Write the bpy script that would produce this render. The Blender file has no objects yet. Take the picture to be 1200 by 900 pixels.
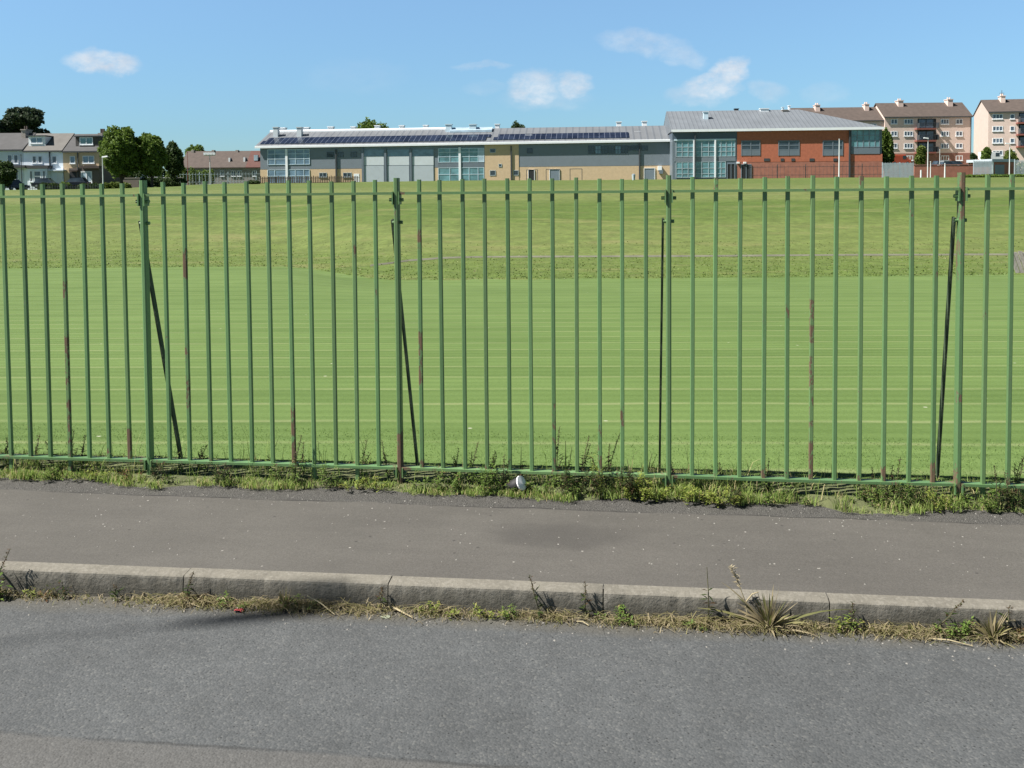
import bpy, bmesh, math, random
import numpy as np
from mathutils import Matrix, Vector
R_ = math.radians
random.seed(7); rng = np.random.default_rng(11)
S = bpy.context.scene
COL = S.collection

# ------------------------------------------------------------------ camera
YAW, PITCH, ROLL, EYE, FPX, PPY = R_(7.12), R_(2.67), R_(0.46), 1.68, 1100.0, 273.0
cd = bpy.data.cameras.new('camera'); cam = bpy.data.objects.new('camera', cd); COL.objects.link(cam)
cd.sensor_fit = 'HORIZONTAL'; cd.sensor_width = 36.0; cd.lens = FPX / 1200 * 36
cd.shift_y = (PPY - 450) / 1200.0
cd.clip_start = 0.05; cd.clip_end = 9000
CR = Matrix.Rotation(YAW, 3, 'Z') @ Matrix.Rotation(R_(90) - PITCH, 3, 'X') @ Matrix.Rotation(-ROLL, 3, 'Z')
cam.matrix_world = Matrix.Translation((0, 0, EYE)) @ CR.to_4x4()
S.camera = cam
# ------------------------------------------------------------------ light
SUN_EL, SUN_AZ = R_(52), R_(248)          # azimuth clockwise from +Y: behind the camera, to the left
sd = bpy.data.lights.new('sun', 'SUN'); sd.energy = 5.0; sd.angle = R_(0.53); sd.color = (1.0, 0.955, 0.88)
sun = bpy.data.objects.new('sun', sd); COL.objects.link(sun); sun.location = (-30, -30, 60)
to_sun = Vector((math.sin(SUN_AZ) * math.cos(SUN_EL), math.cos(SUN_AZ) * math.cos(SUN_EL), math.sin(SUN_EL)))
sun.rotation_euler = to_sun.to_track_quat('Z', 'Y').to_euler()
SKY_STRENGTH = 0.05
S.view_settings.view_transform = 'Standard'; S.view_settings.look = 'None'
S.view_settings.exposure = 1.30; S.view_settings.gamma = 1.0; S.view_settings.use_curve_mapping = False

# ------------------------------------------------------------------ pixel <-> world (survey of the photograph, used while building)
FWD = Vector((-math.sin(YAW), math.cos(YAW), 0)); RGT = Vector((math.cos(YAW), math.sin(YAW), 0))
def ray(px, py):
    return CR @ Vector(((px - 600) / FPX, (PPY - py) / FPX, -1))
def at_depth(px, py, v):                  # world point on the ray at forward distance v
    d = ray(px, py); return Vector((0, 0, EYE)) + d * (v / d.dot(FWD))
def on_y(px, py, y):                      # world point on the ray in the plane y = const
    d = ray(px, py); return Vector((0, 0, EYE)) + d * (y / d.y)
def on_z(px, py, z):
    d = ray(px, py); return Vector((0, 0, EYE)) + d * ((z - EYE) / d.z)
def hor(px): return 222 - 0.008 * (px - 600)
def uv(x, y): return x * RGT.x + y * RGT.y, x * FWD.x + y * FWD.y

# ------------------------------------------------------------------ node helpers
class NT:
    def __init__(s, tree): s.t = tree; s.n = tree.nodes; s.l = tree.links
    def add(s, kind, **kw):
        nd = s.n.new(kind)
        for k, v in kw.items():
            if k == 'ins':
                for i, val in v.items():
                    sock = nd.inputs[i]
                    if hasattr(val, 'is_output') or isinstance(val, bpy.types.NodeSocket): s.l.new(val, sock)
                    else: sock.default_value = val
            else: setattr(nd, k, v)
        return nd
    def math(s, op, a, b=None, c=None, clamp=False):
        nd = s.n.new('ShaderNodeMath'); nd.operation = op; nd.use_clamp = clamp
        for i, val in enumerate((a, b, c)):
            if val is None: continue
            if isinstance(val, bpy.types.NodeSocket): s.l.new(val, nd.inputs[i])
            else: nd.inputs[i].default_value = val
        return nd.outputs[0]
    def noise(s, vec, scale, detail=3, rough=.55, dim='3D', dist=0.0):
        nd = s.n.new('ShaderNodeTexNoise'); nd.noise_dimensions = dim
        if vec is not None: s.l.new(vec, nd.inputs['Vector'])
        nd.inputs['Scale'].default_value = scale; nd.inputs['Detail'].default_value = detail
        nd.inputs['Roughness'].default_value = rough; nd.inputs['Distortion'].default_value = dist
        return nd.outputs['Fac']
    def mapping(s, vec, loc=(0, 0, 0), rot=(0, 0, 0), scale=(1, 1, 1)):
        nd = s.n.new('ShaderNodeMapping'); s.l.new(vec, nd.inputs['Vector'])
        nd.inputs['Location'].default_value = loc; nd.inputs['Rotation'].default_value = rot; nd.inputs['Scale'].default_value = scale
        return nd.outputs[0]
    def ramp(s, fac, stops, interp='LINEAR'):
        nd = s.n.new('ShaderNodeValToRGB'); cr = nd.color_ramp; cr.interpolation = interp
        while len(cr.elements) < len(stops): cr.elements.new(1.0)
        for e, (p, c) in zip(cr.elements, stops):
            e.position = p
            e.color = (c, c, c, 1) if isinstance(c, (int, float)) else (c[0], c[1], c[2], 1)
        s.l.new(fac, nd.inputs['Fac']); return nd.outputs['Color']
    def mix(s, fac, a, b, blend='MIX'):
        nd = s.n.new('ShaderNodeMix'); nd.data_type = 'RGBA'; nd.blend_type = blend
        for i, val in ((0, fac), (6, a), (7, b)):
            if isinstance(val, bpy.types.NodeSocket): s.l.new(val, nd.inputs[i])
            elif isinstance(val, (int, float)): nd.inputs[i].default_value = val if i == 0 else (val, val, val, 1)
            else: nd.inputs[i].default_value = (val[0], val[1], val[2], 1)
        return nd.outputs[2]
    def mapr(s, val, a, b, c, d, smooth=False):
        nd = s.n.new('ShaderNodeMapRange'); nd.interpolation_type = 'SMOOTHSTEP' if smooth else 'LINEAR'
        s.l.new(val, nd.inputs['Value'])
        for k, v_ in zip(('From Min', 'From Max', 'To Min', 'To Max'), (a, b, c, d)): nd.inputs[k].default_value = v_
        return nd.outputs[0]
    def sep(s, vec):
        nd = s.n.new('ShaderNodeSeparateXYZ'); s.l.new(vec, nd.inputs[0]); return nd.outputs

def new_mat(name):
    m = bpy.data.materials.new(name); m.use_nodes = True
    t = NT(m.node_tree); b = m.node_tree.nodes['Principled BSDF']
    return m, t, b
def link(t, a, sock):
    if isinstance(a, bpy.types.NodeSocket): t.l.new(a, sock)
    else: sock.default_value = a
def bump(t, b, height, strength=.5, dist=.01):
    nd = t.n.new('ShaderNodeBump'); nd.inputs['Strength'].default_value = strength; nd.inputs['Distance'].default_value = dist
    t.l.new(height, nd.inputs['Height']); t.l.new(nd.outputs[0], b.inputs['Normal'])
def simple(name, col, rough=.75, var=.25, scale=3.0, bumpv=0, bscale=40, metal=0.0, spec=.5, stretch=(1, 1, 1)):
    m, t, b = new_mat(name)
    tc = t.add('ShaderNodeTexCoord').outputs['Object']
    v = t.mapping(tc, scale=stretch)
    n = t.noise(v, scale, 4, .6)
    k = t.mapr(n, .25, .75, 1 - var, 1 + var)
    c = t.mix(1.0, col, k, 'MULTIPLY')
    t.l.new(c, b.inputs['Base Color'])
    b.inputs['Roughness'].default_value = rough; b.inputs['Metallic'].default_value = metal
    b.inputs['Specular IOR Level'].default_value = spec
    if bumpv: bump(t, b, t.noise(v, bscale, 4), bumpv, .01)
    return m

# ------------------------------------------------------------------ sky
w = bpy.data.worlds.new('World'); S.world = w; w.use_nodes = True
wt = NT(w.node_tree); bg = w.node_tree.nodes['Background']
sky = wt.add('ShaderNodeTexSky', sky_type='NISHITA'); sky.sun_disc = False
sky.sun_elevation = SUN_EL; sky.sun_rotation = SUN_AZ
sky.altitude = 60; sky.air_density = 1.0; sky.dust_density = 0.35; sky.ozone_density = 3.0
dirv = wt.add('ShaderNodeTexCoord').outputs['Generated']
sx, sy, sz = wt.sep(dirv)
az = wt.math('ARCTAN2', sx, sy); el = wt.math('ARCSINE', sz)
skyc = wt.mix(1.0, sky.outputs[0], wt.ramp(wt.math('DIVIDE', el, .6), [(0, (.54, .79, .98)), (.10, (.61, .86, 1.04)), (.36, (1.05, 1.22, 1.28)), (.5, (.60, .65, .65)), (.75, (.38, .38, .38)), (1, (.33, .33, .33))]), 'MULTIPLY')
cmb = wt.add('ShaderNodeCombineXYZ', ins={0: az, 1: el}).outputs[0]
warp_a = wt.noise(wt.mapping(cmb, scale=(1, 1.5, 1)), 26, 5, .6)
warp_b = wt.noise(wt.mapping(cmb, loc=(5.2, 3.1, 0), scale=(1, 1.5, 1)), 26, 5, .6)
fine = wt.noise(wt.mapping(cmb, loc=(1.7, 8.1, 0), scale=(1, 1.6, 1)), 60, 6, .62)
azw = wt.math('ADD', az, wt.math('MULTIPLY', wt.math('SUBTRACT', warp_a, .5), .030))
elw = wt.math('ADD', el, wt.math('MULTIPLY', wt.math('SUBTRACT', warp_b, .5), .022))
CLOUDS = [  # centre px, half sizes px, rotation deg, density
    (120, 73, 38, 14, 4, .95), (625, 104, 34, 21, 0, .8), (672, 100, 21, 17, 10, .78), (640, 116, 55, 14, 0, .25),
    (836, 99, 38, 15, -14, .85), (857, 84, 24, 16, -12, 1.0), (830, 106, 40, 12, -4, .6), (812, 113, 36, 11, 0, .35), (900, 107, 22, 13, 15, .35),
    (752, 50, 52, 15, 8, .42), (800, 66, 30, 13, 15, .38), (566, 78, 36, 5, 0, .28), (965, 110, 26, 12, 0, .18), (570, 103, 30, 8, 0, .15),
    (420, 90, 60, 22, 0, .07)]
acc = None
for (cx, cy, hx, hy, rot, dens) in CLOUDS:
    d0 = ray(cx, cy).normalized(); a0 = math.atan2(d0.x, d0.y); e0 = math.asin(d0.z)
    sa, se = hx / FPX, hy / FPX; cr_, sr_ = math.cos(R_(-rot)), math.sin(R_(-rot))
    da = wt.math('SUBTRACT', azw, a0); de = wt.math('SUBTRACT', elw, e0)
    p = wt.math('DIVIDE', wt.math('ADD', wt.math('MULTIPLY', da, cr_), wt.math('MULTIPLY', de, sr_)), sa)
    q = wt.math('DIVIDE', wt.math('SUBTRACT', wt.math('MULTIPLY', de, cr_), wt.math('MULTIPLY', da, sr_)), se)
    r2 = wt.math('ADD', wt.math('MULTIPLY', p, p), wt.math('MULTIPLY', q, q))
    f = wt.math('MULTIPLY', wt.mapr(r2, 1.3, .2, 0, 1, True), dens)
    acc = f if acc is None else wt.math('MAXIMUM', acc, f)
alpha = wt.math('MULTIPLY', acc, wt.mapr(fine, .30, .60, .35, 1.0), clamp=True)
CLOUD_COL = (6.5, 7.0, 7.5)
ccol = wt.mix(wt.mapr(warp_b, .35, .62, 0, 1), (5.2, 5.75, 6.5), CLOUD_COL)
skyf = wt.mix(wt.math('MULTIPLY', alpha, .88), skyc, ccol)
wt.l.new(skyf, bg.inputs['Color']); bg.inputs['Strength'].default_value = SKY_STRENGTH

# ------------------------------------------------------------------ mesh helpers
def tag(o, label=None, cat=None, group=None, kind=None):
    if label: o['label'] = label
    if cat: o['category'] = cat
    if group: o['group'] = group
    if kind: o['kind'] = kind
    return o
def thing(name, label, cat, loc=(0, 0, 0), rz=0.0, group=None):
    o = bpy.data.objects.new(name, None); COL.objects.link(o); o.empty_display_size = .2
    o.location = loc; o.rotation_euler = (0, 0, rz)
    return tag(o, label, cat, group)
class MB:
    def __init__(s): s.v = []; s.f = []
    def add(s, vs, fs):
        k = len(s.v); s.v += [tuple(p) for p in vs]; s.f += [tuple(i + k for i in f) for f in fs]
    def box(s, x0, x1, y0, y1, z0, z1, M=None):
        if x0 > x1: x0, x1 = x1, x0
        if y0 > y1: y0, y1 = y1, y0
        if z0 > z1: z0, z1 = z1, z0
        vs = [(x0, y0, z0), (x1, y0, z0), (x1, y1, z0), (x0, y1, z0), (x0, y0, z1), (x1, y0, z1), (x1, y1, z1), (x0, y1, z1)]
        if M is not None: vs = [M @ Vector(p) for p in vs]
        s.add(vs, [(3, 2, 1, 0), (4, 5, 6, 7), (0, 1, 5, 4), (1, 2, 6, 5), (2, 3, 7, 6), (3, 0, 4, 7)])
    def hexa(s, b4, t4):
        s.add(list(b4) + list(t4), [(3, 2, 1, 0), (4, 5, 6, 7), (0, 1, 5, 4), (1, 2, 6, 5), (2, 3, 7, 6), (3, 0, 4, 7)])
    def prism(s, prof, x0, x1):           # profile (y, z) extruded along x
        n = len(prof)
        vs = [(x0, y, z) for y, z in prof] + [(x1, y, z) for y, z in prof]
        fs = [tuple(range(n)), tuple(range(2 * n - 1, n - 1, -1))] + [(i, i + n, (i + 1) % n + n, (i + 1) % n) for i in range(n)]
        s.add(vs, fs)
    def tube(s, pts, rads, n=8, cap=True):
        pts = [Vector(p) for p in pts]; k = len(s.v); vs = []
        if isinstance(rads, (int, float)): rads = [rads] * len(pts)
        for i, p in enumerate(pts):
            d = (pts[min(i + 1, len(pts) - 1)] - pts[max(i - 1, 0)]).normalized()
            a = d.orthogonal().normalized() if abs(d.z) > .9 else d.cross(Vector((0, 0, 1))).normalized()
            b_ = d.cross(a)
            for j in range(n):
                t = 2 * math.pi * j / n; vs.append(p + (a * math.cos(t) + b_ * math.sin(t)) * rads[i])
        fs = []
        for i in range(len(pts) - 1):
            for j in range(n):
                fs.append((i * n + j, i * n + (j + 1) % n, (i + 1) * n + (j + 1) % n, (i + 1) * n + j))
        if cap: fs += [tuple(reversed(range(n))), tuple((len(pts) - 1) * n + j for j in range(n))]
        s.add(vs, fs)
    def build(s, name, m, parent=None, smooth=False, bevel=0, fix=True):
        me = bpy.data.meshes.new(name)
        bm = bmesh.new(); bvs = [bm.verts.new(p) for p in s.v]
        for f in s.f:
            try: bm.faces.new([bvs[i] for i in f])
            except ValueError: pass
        if fix: bmesh.ops.recalc_face_normals(bm, faces=bm.faces)
        if bevel: bmesh.ops.bevel(bm, geom=bm.edges[:], offset=bevel, segments=2, profile=.5, affect='EDGES', clamp_overlap=True)
        if smooth:
            for f in bm.faces: f.smooth = True
        bm.to_mesh(me); bm.free(); me.materials.append(m)
        o = bpy.data.objects.new(name, me); COL.objects.link(o)
        if parent: o.parent = parent
        return o
def fast(name, V, F, m, attr=None, parent=None, smooth=False):      # numpy arrays: V (n,3), F (k,3|4)
    me = bpy.data.meshes.new(name); V = np.asarray(V, np.float32); F = np.asarray(F, np.int32)
    me.vertices.add(len(V)); me.vertices.foreach_set('co', V.ravel())
    k = F.shape[1]; me.loops.add(F.size); me.loops.foreach_set('vertex_index', F.ravel())
    me.polygons.add(len(F)); me.polygons.foreach_set('loop_start', np.arange(0, F.size, k, dtype=np.int32))
    me.polygons.foreach_set('loop_total', np.full(len(F), k, np.int32))
    if smooth: me.polygons.foreach_set('use_smooth', np.ones(len(F), bool))
    me.update(calc_edges=True)
    if attr:
        for an, vals in attr.items():
            a = me.attributes.new(an, 'FLOAT', 'POINT'); a.data.foreach_set('value', np.asarray(vals, np.float32))
    me.materials.append(m)
    o = bpy.data.objects.new(name, me); COL.objects.link(o)
    if parent: o.parent = parent
    return o
def copy_tree(o, parent=None):
    c = o.copy(); COL.objects.link(c)
    if parent: c.parent = parent
    for ch in list(o.children): copy_tree(ch, c)
    return c
def blades(P, h, wd, lean, seg2=True):    # P (n,3) roots; arrays h, wd, lean -> bent grass blades
    n = len(P); a = rng.uniform(0, 2 * np.pi, n); b = rng.uniform(0, 2 * np.pi, n)
    side = np.stack([np.cos(a), np.sin(a), np.zeros(n)], 1) * (wd / 2)[:, None]
    ld = np.stack([np.cos(b), np.sin(b), np.zeros(n)], 1)
    up = np.array([0, 0, 1.0])
    mid = P + up * (h * .6)[:, None] + ld * (lean * .35)[:, None]
    tip = P + up * (h * np.clip(1 - lean / np.maximum(h, 1e-4) * .3, .4, 1))[:, None] + ld * lean[:, None]
    V = np.stack([P - side, P + side, mid + side * .75, mid - side * .75, tip], 1).reshape(-1, 3)
    k = np.arange(n)[:, None] * 5
    F = np.concatenate([k + [[0, 1, 2]], k + [[0, 2, 3]], k + [[3, 2, 4]]], 0)
    r = np.repeat(rng.uniform(0, 1, n), 5)
    tt = np.tile([0, 0, .6, .6, 1.0], n)
    return V, F, r, tt
def sm(x, a, b):
    t = np.clip((np.asarray(x, float) - a) / (b - a), 0, 1); return t * t * (3 - 2 * t)

# ------------------------------------------------------------------ terrain
FY = 5.125                                # the fence line (world y)
KY = 3.845                                # kerb face
KSL = .0135                               # the kerb runs very slightly askew of the fence
def ky(x): return KY + KSL * x
_pv = np.array([0, 5.5, 12, 20, 31.6, 33.4, 42, 47, 52, 60, 70, 90, 110, 150, 190, 260, 3000])
_pz = np.array([0, 0, -.32, -.74, -1.50, -1.48, -1.30, -.62, .10, .70, 1.25, 2.02, 2.50, 3.02, 3.42, 3.6, 4.0])
def ground_z(x, y):
    x = np.asarray(x, float); y = np.asarray(y, float)
    u = x * RGT.x + y * RGT.y; v = x * FWD.x + y * FWD.y
    r = u / np.maximum(v, .1)
    vs = v - sm(-r, .12, .26) * 6.5 * sm(v, 20, 36)
    z = np.interp(vs, _pv, _pz)
    z = z - sm(-r, .26, .46) * .9 * sm(v, 90, 140)
    z = z + .10 * np.sin(x * .11 + 1.3) * np.sin(y * .07) * sm(v, 40, 60)
    return z
def gz(x, y): return float(ground_z(x, y))

# ---- materials of the setting
def lawn_colour(t):
    pos = t.add('ShaderNodeNewGeometry').outputs['Position']
    ps = t.mapping(pos, rot=(0, 0, -R_(4.6)))
    X, Y, Z = t.sep(ps)
    warp = t.math('MULTIPLY', t.math('SUBTRACT', t.noise(t.mapping(ps, scale=(.5, .5, 0)), 1.0, 2), .5), .16)
    yw = t.math('ADD', Y, warp)
    # mower swaths (0.75 m) and thin lines of pale clippings between them
    ph = t.math('FRACT', t.math('DIVIDE', yw, .74))
    linem = t.math('SUBTRACT', 1.0, t.math('MULTIPLY', t.math('ABSOLUTE', t.math('SUBTRACT', ph, .5)), 2.0))
    clip = t.mapr(linem, .80, 1.0, 0, 1, True)
    clipn = t.mapr(t.noise(t.mapping(ps, scale=(.35, 1.4, 0)), 2.0, 4, .7), .32, .62, .1, 1)
    clip = t.math('MULTIPLY', clip, clipn)
    ph2 = t.math('FRACT', t.math('DIVIDE', yw, 1.48))
    band = t.math('MULTIPLY', t.mapr(t.math('ABSOLUTE', t.math('SUBTRACT', ph2, .5)), .20, .30, -1, 1, True), .06)
    strk = t.noise(t.mapping(ps, scale=(.22, 2.6, 0)), 3.0, 5, .65)
    patch = t.noise(t.mapping(ps, scale=(1, 1, 0)), .22, 4, .6)
    fine = t.noise(t.mapping(ps, scale=(1, 1.1, 0)), 26, 4, .75)
    ph3 = t.math('FRACT', t.math('DIVIDE', t.math('ADD', yw, t.math('MULTIPLY', strk, .1)), .245))
    thin = t.math('MULTIPLY', t.mapr(t.math('ABSOLUTE', t.math('SUBTRACT', ph3, .5)), .1, .4, -1, 1, True), .07)
    k = t.math('ADD', t.mapr(strk, .28, .72, -.13, .13), t.mapr(patch, .3, .7, -.17, .17))
    k = t.math('ADD', k, t.mapr(fine, .2, .8, -.17, .17))
    k = t.math('ADD', t.math('ADD', k, band), thin)
    # distance bands of the bank: real differences in how it is mown and how dry it is
    u0, v0 = RGT, FWD
    gx, gy, gz_ = t.sep(pos)
    v = t.math('ADD', t.math('MULTIPLY', gx, FWD.x), t.math('MULTIPLY', gy, FWD.y))
    u = t.math('ADD', t.math('MULTIPLY', gx, RGT.x), t.math('MULTIPLY', gy, RGT.y))
    r = t.math('DIVIDE', u, v)
    vs = t.math('SUBTRACT', v, t.mapr(r, -.12, -.26, 0, 6.5, True))
    vw = t.math('ADD', vs, t.mapr(t.noise(t.mapping(ps, scale=(.12, .3, 0)), 1.0, 3), .2, .8, -2.0, 2.0))
    L = (.140, .216, .046); 
    lawn = t.mix(t.mapr(k, -.3, .3, 0, 1), (.096, .163, .037), (.172, .262, .076))
    rough_n = t.noise(t.mapping(ps, scale=(.5, .6, 0)), 1.6, 6, .72)
    bankc = t.ramp(t.math('DIVIDE', vw, 200.0), [(.165, (.135, .182, .042)), (.205, (.140, .182, .043)), (.215, (.165, .200, .058)), (.245, (.160, .195, .056)),
            (.262, (.118, .165, .036)), (.305, (.112, .160, .032)), (.330, (.168, .196, .058)), (.40, (.172, .196, .062)), (.46, (.128, .170, .040)), (.62, (.140, .178, .044)), (.9, (.14, .18, .045))])
    rn2 = t.noise(t.mapping(ps, scale=(.9, .8, 0)), 3.2, 5, .7)
    bk = t.math('MULTIPLY', t.mapr(rough_n, .32, .68, .74, 1.20), t.mapr(rn2, .3, .7, .80, 1.22))
    bankc = t.mix(1.0, t.mix(1.0, bankc, (.92, 1.0, .95), 'MULTIPLY'), bk, 'MULTIPLY')
    dry = t.mapr(t.noise(t.mapping(ps, scale=(.16, .6, 0)), .8, 5, .7), .52, .72, 0, .65)
    bankc = t.mix(dry, bankc, (.27, .255, .11))
    specks = t.noise(t.mapping(ps, scale=(1.2, 2.0, 0)), 4.0, 2, .5)
    spm = t.math('MULTIPLY', t.mapr(specks, .67, .71, 0, .8), t.math('MULTIPLY', t.mapr(vs, 32.8, 33.4, 0, 1), t.mapr(vs, 44, 42, 0, 1)))
    bankc = t.mix(spm, bankc, (.42, .38, .24))
    dz = t.add('ShaderNodeTexVoronoi', ins={'Vector': t.mapping(ps, scale=(1, 1, 0)), 'Scale': 2.2})
    daisy = t.math('MULTIPLY', t.mapr(dz.outputs['Distance'], .045, .03, 0, .8), t.math('GREATER_THAN', t.sep(dz.outputs['Color'])[0], .55))
    lawn = t.mix(daisy, lawn, (.62, .62, .50))
    isb = t.mapr(t.math('ADD', vs, t.math('ADD', t.mapr(rough_n, .2, .8, -.6, .6), t.mapr(t.noise(ps, 2.6, 4, .7), .25, .75, -.5, .5))), 32.75, 33.2, 0, 1)
    c = t.mix(isb, lawn, bankc)
    c = t.mix(t.math('MULTIPLY', t.math('MULTIPLY', clip, .6), t.math('SUBTRACT', 1.0, isb)), c, (.31, .34, .165))
    return c, fine, rough_n, isb
mg, t, b = new_mat('field_grass')
c, fine_, rough_, isb_ = lawn_colour(t)
t.l.new(c, b.inputs['Base Color']); b.inputs['Roughness'].default_value = .9; b.inputs['Specular IOR Level'].default_value = .2
hgt = t.math('ADD', t.math('MULTIPLY', fine_, .5), t.math('MULTIPLY', t.math('MULTIPLY', rough_, isb_), 4.0))
bump(t, b, hgt, .55, .03)

def blade_mat(name, lo, hi, dry, dryamt, lawnlike=False):
    m, t, b = new_mat(name)
    r = t.add('ShaderNodeAttribute', attribute_name='rnd').outputs['Fac']
    if lawnlike:
        c, *_ = lawn_colour(t)
        c = t.mix(1.0, c, t.mapr(r, 0, 1, 1.2, 2.1), 'MULTIPLY')
    else:
        c = t.mix(r, lo, hi)
        r2 = t.math('FRACT', t.math('MULTIPLY', r, 37.3))
        c = t.mix(t.mapr(r2, 1 - dryamt, 1 - dryamt + .02, 0, 1), c, dry)
    t.l.new(c, b.inputs['Base Color']); b.inputs['Roughness'].default_value = .6; b.inputs['Specular IOR Level'].default_value = .3
    tr = t.add('ShaderNodeBsdfTranslucent'); t.l.new(c, tr.inputs['Color'])
    mx = t.add('ShaderNodeMixShader'); mx.inputs[0].default_value = .45
    t.l.new(b.outputs[0], mx.inputs[1]); t.l.new(tr.outputs[0], mx.inputs[2])
    t.l.new(mx.outputs[0], t.n['Material Output'].inputs['Surface'])
    return m
M = {}
M['lawn_blade'] = blade_mat('lawn_blade', 0, 0, 0, 0, True)
M['verge_blade'] = blade_mat('verge_blade', (.15, .235, .045), (.33, .41, .12), (.45, .39, .20), .22)
M['straw_blade'] = blade_mat('straw_blade', (.17, .20, .05), (.38, .34, .16), (.50, .42, .26), .55)
M['weed_leaf'] = blade_mat('weed_leaf', (.10, .18, .03), (.24, .34, .085), (.26, .20, .09), .08)
M['yellow_leaf'] = blade_mat('yellow_leaf', (.24, .33, .05), (.42, .48, .11), (.38, .34, .12), .12)
M['dark_leaf'] = blade_mat('dark_leaf', (.030, .055, .014), (.085, .13, .032), (.14, .09, .05), .25)
M['red_leaf'] = blade_mat('red_leaf', (.16, .075, .035), (.26, .17, .07), (.12, .14, .03), .35)
M['seed_brown'] = blade_mat('seed_brown', (.055, .04, .02), (.16, .10, .05), (.10, .12, .04), .2)
M['stem'] = simple('stem', (.09, .085, .035), .8, .3, 30)
M['straw'] = simple('straw', (.45, .38, .23), .8, .25, 30)

# road
mr, t, b = new_mat('road_tarmac')
pos = t.add('ShaderNodeNewGeometry').outputs['Position']
vo = t.add('ShaderNodeTexVoronoi', ins={'Vector': pos, 'Scale': 120.0})
sp = t.add('ShaderNodeTexVoronoi', ins={'Vector': pos, 'Scale': 46.0})
big = t.noise(pos, 1.1, 4, .6); med = t.noise(pos, 9, 4, .6); fin = t.noise(pos, 70, 4, .7)
cell = t.sep(vo.outputs['Color'])[0]
c = t.ramp(cell, [(0, (.080, .087, .092)), (.5, (.099, .106, .111)), (.9, (.115, .121, .125)), (1, (.148, .153, .152))])
c = t.mix(1.0, c, t.mapr(big, .25, .75, .84, 1.14), 'MULTIPLY')
c = t.mix(1.0, c, t.mapr(med, .25, .75, .86, 1.13), 'MULTIPLY')
pit = t.math('MULTIPLY', t.mapr(sp.outputs['Distance'], .22, .05, 0, 1), t.mapr(t.math('ADD', med, t.math('MULTIPLY', t.sep(sp.outputs['Color'])[0], .35)), .50, .66, 0, .9))
c = t.mix(pit, c, (.028, .029, .030))
X, Y, Z = t.sep(pos)
yj = t.math('ADD', Y, t.math('MULTIPLY', t.math('SUBTRACT', t.noise(pos, 6, 3), .5), .035))
old = t.mapr(yj, 2.805, 2.785, 0, 1)
c = t.mix(old, c, t.mix(1.0, t.mix(.55, c, (.13, .125, .118)), t.mapr(fin, .3, .7, .8, 1.2), 'MULTIPLY'))
joint = t.math('MULTIPLY', t.mapr(t.math('ABSOLUTE', t.math('SUBTRACT', yj, 2.80)), .004, .010, 1, 0), t.mapr(t.noise(pos, 3.0, 2), .35, .55, 0, .5))
c = t.mix(joint, c, (.03, .03, .03))
gut = t.math('MULTIPLY', t.mapr(t.math('ADD', t.math('SUBTRACT', Y, t.math('MULTIPLY', X, KSL)), t.math('MULTIPLY', t.math('SUBTRACT', t.noise(pos, 5, 4), .5), .14)), KY - .17, KY - .03, 0, 1), .85)
c = t.mix(gut, c, t.mix(fin, (.07, .062, .045), (.16, .145, .11)))
t.l.new(c, b.inputs['Base Color']); b.inputs['Roughness'].default_value = .82; b.inputs['Specular IOR Level'].default_value = .35
h = t.math('SUBTRACT', t.math('ADD', t.math('MULTIPLY', t.math('SUBTRACT', 1.0, vo.outputs['Distance']), .8), t.math('MULTIPLY', fin, .6)), t.math('MULTIPLY', pit, 1.0))
bump(t, b, h, .5, .0035)
M['road'] = mr
# pavement
mp, t, b = new_mat('pavement_tarmac')
pos = t.add('ShaderNodeNewGeometry').outputs['Position']; X, Y, Z = t.sep(pos)
big = t.noise(pos, .9, 4, .6); med = t.noise(t.mapping(pos, scale=(.35, 1.3, 1)), 7, 5, .65); fin = t.noise(pos, 110, 4, .75)
vo = t.add('ShaderNodeTexVoronoi', ins={'Vector': pos, 'Scale': 170.0})
c = t.mix(t.sep(vo.outputs['Color'])[0], (.112, .106, .096), (.142, .134, .122))
c = t.mix(1.0, c, t.mapr(big, .25, .75, .84, 1.14), 'MULTIPLY'); c = t.mix(1.0, c, t.mapr(med, .2, .8, .90, 1.10), 'MULTIPLY')
c = t.mix(1.0, c, t.mapr(fin, .25, .75, .84, 1.14), 'MULTIPLY')
P0 = on_z(655, 628, 0); dx = t.math('DIVIDE', t.math('SUBTRACT', X, P0.x), .42); dy = t.math('DIVIDE', t.math('SUBTRACT', Y, P0.y), .20)
st = t.mapr(t.math('ADD', t.math('ADD', t.math('MULTIPLY', dx, dx), t.math('MULTIPLY', dy, dy)), t.math('MULTIPLY', t.math('SUBTRACT', t.noise(pos, 5, 4), .5), 1.2)), 1.1, .1, 0, .42, True)
c = t.mix(st, c, (.055, .052, .050))
edge_w = t.math('ADD', Y, t.math('MULTIPLY', t.math('SUBTRACT', t.noise(t.mapping(pos, scale=(.6, 1, 1)), 2.2, 5, .65), .5), .10))
edge = t.mapr(edge_w, 4.83, 4.86, 0, 1)
ec = t.mix(t.sep(vo.outputs['Color'])[1], (.058, .056, .054), (.150, .145, .135))
c = t.mix(t.math('MULTIPLY', edge, .85), c, ec)
crk = t.math('MULTIPLY', t.mapr(t.math('ABSOLUTE', t.math('SUBTRACT', edge_w, 4.845)), .003, .012, 1, 0), t.mapr(t.noise(pos, 2.5, 3), .40, .56, 0, .8))
c = t.mix(crk, c, (.028, .027, .026))
sv = t.add('ShaderNodeTexVoronoi', ins={'Vector': t.mapping(pos, scale=(1, 1, 0)), 'Scale': 13.0})
spk = t.math('MULTIPLY', t.mapr(sv.outputs['Distance'], .085, .055, 0, 1), t.math('GREATER_THAN', t.sep(sv.outputs['Color'])[2], .82))
spk = t.math('MULTIPLY', spk, t.mapr(t.sep(sv.outputs['Color'])[1], 0, 1, .15, .9))
c = t.mix(spk, c, (.52, .50, .46))
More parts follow.
